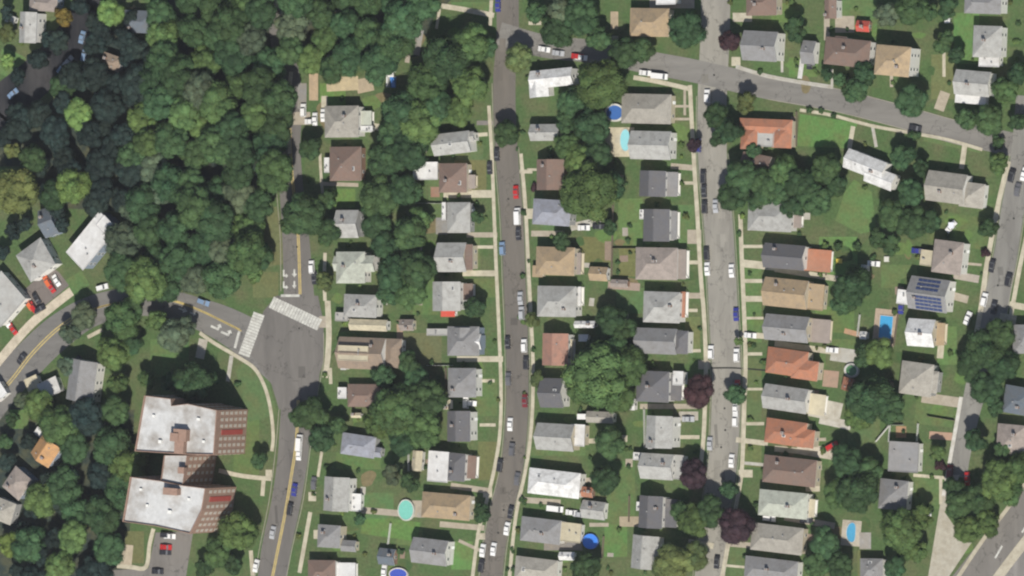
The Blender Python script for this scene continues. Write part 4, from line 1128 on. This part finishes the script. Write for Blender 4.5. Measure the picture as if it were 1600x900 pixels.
TREES = '''700 92 40 d;740 66 30 g;668 128 34 g;735 132 30 g;625 172 33 d;660 192 32 g;612 212 26 d;642 236 32 d;600 248 30 d;762 75 18 d;685 165 26 d;715 175 22 g;486 232 20 d;476 335 34 d;455 350 20 d;512 362 22 d;512 312 18 d;592 308 30 d;628 296 26 d;588 352 24 d;640 366 30 d;602 384 24 d;652 420 30 d;616 428 28 d;640 460 24 g;606 460 20 d;506 440 15 o;655 340 18 g
600 588 20 d;640 566 20 d;650 594 22 d;620 640 38 g;668 622 30 d;590 662 24 g;660 668 30 g;630 690 24 d;488 648 26 d;503 682 24 d;468 652 17 d;528 664 16 d;612 742 18 k;640 755 16 d;562 812 10 d;754 801 17 d;742 480 19 d;746 340 11 d;790 209 21 d;810 90 23 o;870 48 26 d;908 24 30 d;935 60 20 d;880 18 24 k;840 20 18 d;876 56 20 d;894 160 24 d;940 132 40 g;886 190 20 d;886 228 22 g;906 252 26 g;924 196 30 d;932 240 24 d;922 298 44 g;952 292 26 d;898 316 22 g;954 355 13 d;976 82 24 d;1002 78 20 d;1073 46 31 d
878 378 15 d;955 498 24 d;978 514 20 d;962 542 22 d;934 588 50 g;984 572 30 g;908 604 30 g;962 618 30 g;928 556 26 d;832 500 13 o;840 592 13 o;953 693 25 d;946 750 25 d;916 886 24 d;1054 880 32 o;1086 868 22 o;1034 894 16 o;1140 64 18 p;1093 612 24 p;1085 741 24 p;1150 820 27 p;1120 182 22 d;1142 204 20 d;1165 160 17 o;1125 215 16 d;1160 276 26 d;1146 306 24 d;1196 286 24 d;1226 266 24 g;1250 288 26 d;1290 264 24 d;1276 312 26 d;1238 322 20 d;1304 290 20 d;1334 448 31 d;1318 474 20 d;1150 616 17 d;1154 534 7 g;1140 766 15 d;1086 812 26 g;1110 800 24 d;1066 800 18 d
1374 552 22 g;1350 556 18 d;1360 624 36 d;1340 652 22 g;1392 640 24 d;1324 720 26 d;1342 768 33 d;1308 772 22 g;1358 738 22 d;1290 848 24 d;1276 882 22 d;1312 884 22 d;1408 828 34 g;1440 806 20 g;1400 886 20 d;1430 862 20 g;1540 546 30 d;1564 522 24 d;1516 572 24 d;1568 572 24 d;1542 606 26 d;1556 636 15 d;1525 688 20 d;1562 752 30 g;1592 732 24 g;1530 780 24 d;1500 788 22 d;1512 828 22 g;1542 818 20 g;1582 772 20 g;1490 760 16 d;1566 702 14 d;1466 706 13 g;1560 256 17 g;1424 300 22 d;1396 336 24 d;1424 348 24 d;1372 372 16 d;1456 346 18 d;1392 382 16 d;1412 246 19 d;1440 262 14 d;1544 356 16 d;1546 188 24 d;1510 186 17 d;1572 140 22 g;1590 116 18 d;1336 142 20 d;1352 114 18 d;1424 158 27 d;1292 116 11 d;1312 124 11 d;1242 46 20 d;1386 22 20 k;1422 12 24 d;1448 18 17 d;1476 66 18 d;1494 86 14 d;1480 12 17 d;1590 190 14 d
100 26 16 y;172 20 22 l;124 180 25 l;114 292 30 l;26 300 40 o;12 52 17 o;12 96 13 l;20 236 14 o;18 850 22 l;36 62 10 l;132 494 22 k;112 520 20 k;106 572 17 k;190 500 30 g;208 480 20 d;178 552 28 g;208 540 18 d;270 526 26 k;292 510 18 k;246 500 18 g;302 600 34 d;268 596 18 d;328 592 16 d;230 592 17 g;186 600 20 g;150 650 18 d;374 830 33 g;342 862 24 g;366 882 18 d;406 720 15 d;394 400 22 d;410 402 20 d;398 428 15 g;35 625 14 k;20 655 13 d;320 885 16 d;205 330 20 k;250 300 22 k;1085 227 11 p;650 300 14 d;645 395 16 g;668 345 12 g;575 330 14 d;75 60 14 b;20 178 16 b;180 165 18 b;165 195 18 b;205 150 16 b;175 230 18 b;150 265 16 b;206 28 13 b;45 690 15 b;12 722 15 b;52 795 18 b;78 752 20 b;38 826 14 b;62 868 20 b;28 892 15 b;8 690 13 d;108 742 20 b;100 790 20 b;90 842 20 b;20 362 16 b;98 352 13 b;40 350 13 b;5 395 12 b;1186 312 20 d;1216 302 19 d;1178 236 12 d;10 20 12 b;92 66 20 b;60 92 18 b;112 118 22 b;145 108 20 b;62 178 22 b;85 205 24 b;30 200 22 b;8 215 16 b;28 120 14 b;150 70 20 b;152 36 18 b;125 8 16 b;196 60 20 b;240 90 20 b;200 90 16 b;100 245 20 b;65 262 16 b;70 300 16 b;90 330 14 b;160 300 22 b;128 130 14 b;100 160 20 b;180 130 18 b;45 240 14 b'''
for s in TREES.replace('\n', ';').split(';'):
    x, y, r_, t = s.split()
    if float(r_) > 3: tree(float(x), float(y), float(r_), t)

# small patios behind the houses
rq = random.Random(5)
for h in HOUSES:
    if h['row'] in 'ABCDEF' and rq.random() < 0.75:
        sx = {'A': 1, 'B': -1, 'C': 1, 'D': -1, 'E': 1, 'F': -1}[h['row']]
        x_, y_ = h['x'] + sx * rq.uniform(38, 58), h['y'] + rq.uniform(-14, 14)
        slab('patio', rect(x_, y_, rq.uniform(6, 16), rq.uniform(5, 13), rq.uniform(-3, 8)), rq.choice((CREAM, CONC, PINKC, (0.2, 0.15, 0.12), (0.28, 0.26, 0.23))), 'concrete', 0.045)

# shrubs along walls and lot lines
SHRUBS = []
def shrub(x, y, rp, t='d'):
    R = rp * MPP
    c = P(x, y, R * 0.5)
    if inside(c.x, c.y, 0.1): return
    col = TC[t][0]
    k = random.uniform(0.8, 1.35)
    o = put('shrub', random.choice(BUSH), None, (c.x, c.y, R * 0.55), random.uniform(0, 6.28), (R, R, R * 0.8), tuple(v * k for v in col))
    pend(o, x, y, '%s shrub' % TC[t][1], 'shrub', 'shrubs in the yards')
rs = random.Random(21)
for h in HOUSES:
    if h['row'] in 'ABCDEFG':
        for _ in range(4):
            s = rs.choice(((38, 0), (-38, 0), (0, 32), (0, -32), (46, 26), (-46, 26)))
            shrub(h['x'] + s[0] * rs.uniform(.9, 1.3), h['y'] + s[1] * rs.uniform(.9, 1.3), rs.uniform(3.0, 6.5), rs.choice('gddgo'))
for q in [(1470, 727, 11, 'p'), (1456, 745, 5, 'g'), (680, 408, 5, 'g'), (965, 410, 5, 'd'), (966, 425, 5, 'd'), (1290, 385, 8, 'g'), (1310, 385, 9, 'd'), (1340, 385, 9, 'd'), (1365, 402, 7, 'd'), (835, 292, 8, 'p'), (1540, 395, 9, 'p'), (1072, 338, 7, 'o'), (1178, 540, 5, 'd'), (1182, 598, 4, 'g'), (540, 505, 8, 'l'), (535, 800, 6, 'l'), (1160, 338, 6, 'l'), (1050, 243, 5, 'l'), (1065, 245, 4, 'l'), (720, 320, 6, 'd'), (745, 320, 6, 'd'), (385, 625, 7, 'd'), (372, 600, 7, 'd'), (1283, 173, 6, 'd'), (1303, 181, 6, 'd'), (1265, 172, 7, 'd'), (1430, 212, 12, 'd'), (1560, 222, 14, 'd'), (985, 395, 4, 'd'), (995, 395, 4, 'd')]:
    shrub(*q)

# ------------------------------------------------------------------ cars
def car_parts(kind):
    prof = {'sedan': [(-2.25, .35), (-2.3, .75), (-1.7, .95), (-1.15, 1.02), (-.75, 1.42), (.55, 1.45), (1.15, 1.0), (2.0, .85), (2.28, .65), (2.25, .35)],
            'suv': [(-2.3, .4), (-2.35, .9), (-2.2, 1.15), (-2.0, 1.7), (.5, 1.75), (1.1, 1.15), (2.1, 1.0), (2.3, .75), (2.28, .4)],
            'van': [(-2.9, .4), (-2.95, 1.0), (-2.85, 2.1), (1.6, 2.15), (2.2, 1.35), (2.85, 1.1), (2.95, .7), (2.9, .4)]}[kind]
    n = len(prof)
    hw = {'sedan': .90, 'suv': .95, 'van': 1.0}[kind]
    mb = MB()
    def half(z): return hw * (1 - 0.16 * max(0, z - 0.95) / 0.6) if kind != 'van' else hw * (1 - 0.06 * max(0, z - 1))
    L = [(x, -half(z), z) for x, z in prof]
    Rr = [(x, half(z), z) for x, z in prof]
    mb.face(L[::-1] if False else L)
    mb.face(Rr[::-1])
    for k in range(n):
        j = (k + 1) % n
        mb.face([L[k], Rr[k], Rr[j], L[j]])
    body = mb.mesh('car_body')
    body.materials.append(M['paint'])
    def glass(i, j, name):
        g_ = MB()
        a, b = prof[i], prof[j]
        d = Vector((b[0] - a[0], b[1] - a[1])); nn = Vector((-d.y, d.x)).normalized() * 0.02
        if nn.y < 0: nn = -nn
        p, q = (a[0] + d.x * .08 + nn.x, a[1] + d.y * .08 + nn.y), (a[0] + d.x * .92 + nn.x, a[1] + d.y * .92 + nn.y)
        g_.face([(p[0], -half(p[1]) + .08, p[1]), (p[0], half(p[1]) - .08, p[1]), (q[0], half(q[1]) - .08, q[1]), (q[0], -half(q[1]) + .08, q[1])])
        me = g_.mesh(name); me.materials.append(M['glass']); return me
    if kind == 'sedan': gl = [('rear_window', glass(3, 4, 'rear_window')), ('windshield', glass(5, 6, 'windshield'))]; zs = (1.05, 1.36, -.7, .65)
    elif kind == 'suv': gl = [('rear_window', glass(2, 3, 'rear_window')), ('windshield', glass(4, 5, 'windshield'))]; zs = (1.18, 1.6, -1.9, .55)
    else: gl = [('windshield', glass(3, 4, 'windshield'))]; zs = (1.4, 1.9, .7, 1.55)
    for s in (-1, 1):
        g_ = MB()
        y0, y1 = s * (half(zs[0]) + .012), s * (half(zs[1]) + .012)
        g_.face([(zs[2] - .15, y0, zs[0]), (zs[3] + .3, y0, zs[0]), (zs[3], y1, zs[1]), (zs[2], y1, zs[1])])
        me = g_.mesh('side_window'); me.materials.append(M['glass']); gl.append(('side_window', me))
    wb = MB()
    wb.prism([(.33 * math.cos(k * math.pi / 6), .33 * math.sin(k * math.pi / 6)) for k in range(12)], -.11, .11)
    wb.prism([(.19 * math.cos(k * math.pi / 6), .19 * math.sin(k * math.pi / 6)) for k in range(12)], -.12, .12, 1)
    wb.v = [(x, z, y) for x, y, z in wb.v]
    wm = wb.mesh('wheel'); wm.materials.append(M['rubber']); wm.materials.append(M['trim'])
    ax = {'sedan': 1.38, 'suv': 1.4, 'van': 1.85}[kind]
    return body, gl, wm, ax, hw
CARS = {k: car_parts(k) for k in ('sedan', 'suv', 'van')}
CC = {'w': ((0.62, 0.62, 0.62), 'white'), 's': ((0.33, 0.34, 0.36), 'silver'), 'k': ((0.025, 0.025, 0.03), 'black'), 'r': ((0.36, 0.02, 0.02), 'red'), 'm': ((0.14, 0.02, 0.025), 'maroon'), 'u': ((0.03, 0.035, 0.20), 'blue'), 'o': ((0.5, 0.11, 0.04), 'orange-red'), 'g': ((0.10, 0.10, 0.11), 'grey'), 'h': ((0.15, 0.22, 0.33), 'pale blue')}
ST = {'b': 'the brown street', 'c': 'the pale street', 'e': 'the cross street', 'd': 'the far-right street', 'a': 'the yellow-lined road', 'w': 'the left branch road', 'n': 'the dark road'}
STREETCARS = {}
def car(x, y, ang, colr, kind='sedan', street=None):
    body, gl, wm, ax, hw = CARS[kind]
    c = P(x, y, 0.8)
    ka, kb, an = axes(ang - 90)
    nm = 'parked_van' if kind == 'van' else 'parked_car'
    root = empty(nm, (c.x, c.y, 0.05), an)
    put('body', body, root, color=CC[colr][0])
    for n_, me in gl: put(n_, me, root)
    for sx in (-1, 1):
        for sy in (-1, 1):
            put('wheel', wm, root, (sx * ax, sy * (hw - .09), .33))
    what = 'van' if kind == 'van' else 'car'
    if street: STREETCARS.setdefault(street, []).append((x, y, root, CC[colr][1], what))
    else: pend(root, x, y, '%s parked %s' % (CC[colr][1], what), what, 'cars parked in the yards')
for s in '''806 300 -2 r b;809 338 -2 w b v;810 365 -2 k b;785 388 -3 h b;776 241 -2 k b;813 466 -2 s b;815 489 -2 s b;793 535 -2 k b;819 540 -2 w b;822 567 -2 k b;794 592 0 g b;820 626 0 m b;797 663 2 w b;781 727 6 k b;808 748 8 g b;792 826 10 w b;754 860 8 w b;771 858 8 w b;752 884 8 k b;798 800 10 k b;778 8 0 u b;765 262 -2 k -;800 702 4 g b
1099 276 -1 k c u;1100 298 -1 k c;1101 323 -1 k c;1118 322 -2 s c;1104 396 -3 k c;1105 420 -2 w c;1143 423 -2 w c;1150 491 -2 u c;1111 550 0 w c u;1151 555 0 w c u;1152 604 0 r c;1149 656 1 w c u;1143 720 4 w c;1109 693 2 s c;1120 878 5 k c;1105 150 0 w c;1091 227 0 u c u;1149 638 1 w c
850 77 100 w e;872 83 98 s e;902 88 97 r e;908 90 97 w -;1008 114 97 w e;1031 119 97 w e v;1430 200 102 k -
1581 274 14 k d;1600 272 14 w d;1550 415 12 k d;1576 437 12 k d;1553 480 10 k d;1538 468 12 w d;1512 497 20 w -;1484 737 6 m d;1511 748 0 r d;1590 296 12 g d
474 172 0 w a;487 417 -3 w a;491 434 -3 k a;468 692 4 w a v;467 709 4 w a;460 765 8 u a;453 795 9 k a;426 832 10 s a;485 190 90 w -;492 186 0 w -;400 884 12 w a
34 560 35 k w;62 483 60 k w;160 449 75 w w;318 472 110 h w
74 440 -30 o -;80 448 -30 r -;88 438 -30 w -;57 466 -30 k -;46 476 -35 o -;52 480 -35 r -;20 514 -35 r -;10 503 -35 w -
128 58 15 h n;97 107 40 h n;107 96 40 s n;132 86 12 h n;20 146 50 h n;192 94 20 w -
259 855 92 r -;260 836 92 k -;265 838 92 w -;258 863 92 k -;246 893 92 k -;916 651 90 w - v;868 795 96 w - v;893 801 96 w -;905 804 96 s -;912 356 90 w -;935 354 92 k -
1300 547 95 w -;1300 697 60 r -;1172 524 95 w -;1202 810 95 w -;1260 813 95 k -;1445 802 92 w -;1365 412 95 w -;1486 354 40 w -;1265 98 5 k -;1270 92 5 g -;735 630 95 w -;728 628 0 w -;505 180 0 w -;490 755 5 g -;600 893 4 w -;75 630 60 k -;120 565 30 k -;1408 480 5 u -;1434 392 95 u -;1290 410 0 w -;1075 655 90 s -'''.replace('\n', ';').split(';'):
    q = s.split()  # the black car on the cross street stands in for a tree's shadow
    car(float(q[0]), float(q[1]), float(q[2]), q[3], {'u': 'suv', 'v': 'van'}.get(q[5] if len(q) > 5 else '', random.choice(('sedan', 'sedan', 'suv'))), None if q[4] == '-' else q[4])
for st, lst in STREETCARS.items():
    lst.sort(key=lambda q: q[0] if st == 'e' else q[1])
    cnt = {}
    for q in lst: cnt[(q[3], q[4])] = cnt.get((q[3], q[4]), 0) + 1
    seen = {}
    for (x, y, root, cn, what) in lst:
        k = (cn, what)
        seen[k] = seen.get(k, 0) + 1
        lab = '%s %s parked along %s' % (cn, what, ST[st]) if cnt[k] == 1 else '%s %s along %s, %s %s %s from %s' % (cn, what, ST[st], ORD[seen[k] - 1], cn, what, 'left' if st == 'e' else 'top')
        tag(root, lab, what, 'vehicles along ' + ST[st])

# ------------------------------------------------------------------ fences and the yellow play table, red slide, play set
def fence(a, b, color, hgt=1.5, words='white board fence'):
    A, B = P(*a), P(*b)
    d = B - A
    L = d.length
    root = empty('fence', A, math.atan2(d.y, d.x))
    n = max(1, int(L / 2.4))
    for i in range(n + 1):
        mb = MB(); u = i / n * L
        mb.box(u - .06, -.06, 0, u + .06, .06, hgt + .1)
        mb.obj('post', M['wood'], root, color=color)
        if i < n:
            mb = MB(); mb.box(u + .06, -.025, .08, u + L / n - .06, .025, hgt)
            mb.obj('panel', M['wood'], root, color=color)
    pend(root, (a[0] + b[0]) / 2, (a[1] + b[1]) / 2, words, 'fence', 'fences between the yards')
WF, BF = (0.55, 0.55, 0.53), (0.19, 0.155, 0.12)
for a, b, c, wd in [((612, 818), (608, 850), WF, 'white board fence'), ((960, 300), (957, 432), BF, 'brown board fence'), ((958, 388), (1000, 388), BF, 'brown board fence'), ((645, 317), (692, 318), WF, 'white board fence'), ((670, 571), (708, 571), WF, 'white board fence'),
                    ((698, 575), (699, 610), BF, 'brown board fence'), ((945, 838), (942, 872), BF, 'brown board fence'), ((1345, 492), (1341, 525), WF, 'white board fence'), ((1405, 490), (1398, 540), BF, 'brown board fence'), ((1392, 664), (1390, 690), WF, 'white board fence'), ((1392, 664), (1412, 664), WF, 'white board fence'), ((1436, 662), (1434, 690), WF, 'white board fence'), ((1395, 660), (1370, 690), WF, 'white board fence'),
                    ((640, 700), (640, 736), WF, 'white board fence'), ((1008, 640), (1009, 700), WF, 'white board fence'), ((1293, 400), (1292, 430), BF, 'brown board fence'), ((1246, 228), (1246, 175), BF, 'brown board fence'), ((640, 620), (640, 560), BF, 'brown board fence'), ((1450, 650), (1492, 657), BF, 'brown board fence'), ((985, 775), (984, 815), BF, 'brown board fence')]:
    fence(a, b, c, words=wd)
def table(x, y, wpx, hpx, color, hh, words, name, cat):
    c = P(x, y, hh)
    root = empty(name, (c.x, c.y, 0))
    a, b = wpx * MPP / 2, hpx * MPP / 2
    mb = MB(); mb.box(-a, -b, hh - .12, a, b, hh); mb.obj('top', M['paint'], root, color=color)
    for sx in (-1, 1):
        for sy in (-1, 1):
            mb = MB(); mb.box(sx * a * .85 - .06, sy * b * .85 - .06, 0, sx * a * .85 + .06, sy * b * .85 + .06, hh - .12)
            mb.obj('leg', M['trim'], root)
    pend(root, x, y, words, cat, 'yard furniture')
table(1311, 408, 10, 7, (0.5, 0.4, 0.06), 0.8, 'yellow garden table', 'garden_table', 'table')
table(1486, 352, 9, 9, (0.6, 0.62, 0.68), 2.2, 'white garden canopy', 'garden_canopy', 'canopy')
table(1385, 405, 8, 8, (0.5, 0.5, 0.45), 0.8, 'pale garden table', 'garden_table', 'table')
table(1480, 32, 9, 8, (0.6, 0.6, 0.6), 1.9, 'white garden canopy', 'garden_canopy', 'canopy')
table(848, 888, 24, 16, (0.16, 0.20, 0.42), 2.6, 'blue fabric canopy', 'garden_canopy', 'canopy')
table(1060, 592, 10, 14, (0.6, 0.6, 0.6), 2.3, 'white garden canopy', 'garden_canopy', 'canopy') if False else None
c = P(612, 125, 1.5)
ps = empty('play_set', (c.x, c.y, 0))
mb = MB(); mb.box(-1.2, 1.0, 1.9, 1.0, 3.0, 2.1); mb.box(-1.1, 1.1, 0, -.95, 1.25, 1.9); mb.box(.8, 2.7, 0, .95, 2.85, 1.9); mb.box(-1.1, 2.7, 0, -.95, 2.85, 1.9); mb.box(.8, 1.1, 0, .95, 1.25, 1.9)
mb.obj('tower', M['trim'], ps)
mb = MB(); mb.face([(-.6, 1.0, 1.8), (-.6, -2.6, .3), (.9, -2.6, .3), (.9, 1.0, 1.8)]); mb.box(-.75, -2.6, .2, -.6, 1.0, .9); mb.box(.9, -2.6, .2, 1.05, 1.0, .9)
mb.obj('slide', M['paint'], ps, color=(0.05, 0.16, 0.42))
mb = MB(); mb.box(-1.9, -2.4, 0, -1.5, 2.6, 1.9); mb.obj('panel', M['trim'], ps)
pend(ps, 612, 125, 'blue and white play set', 'play set', None)

# ------------------------------------------------------------------ labels of everything that stands beside a house
byl = {}
for q in PENDING:
    byl.setdefault(q[3] + ' ' + near_phrase(q[1], q[2]), []).append(q)
for lab, lst in byl.items():
    vert = max(q[2] for q in lst) - min(q[2] for q in lst) >= max(q[1] for q in lst) - min(q[1] for q in lst)
    lst.sort(key=lambda q: q[2] if vert else q[1])
    for i, q in enumerate(lst):
        if len(lst) == 1: full = lab
        elif len(lst) == 2: full = (('upper ', 'lower ') if vert else ('left-hand ', 'right-hand '))[i] + lab
        else: full = '%s-from-%s %s' % (ORD[i], 'top' if vert else 'left', lab)
        tag(q[0], full, q[4], q[5])
print('trees', NTREE[0], 'houses', len(HOUSES), 'apartment windows', APWIN[0], 'objects', len(bpy.data.objects))
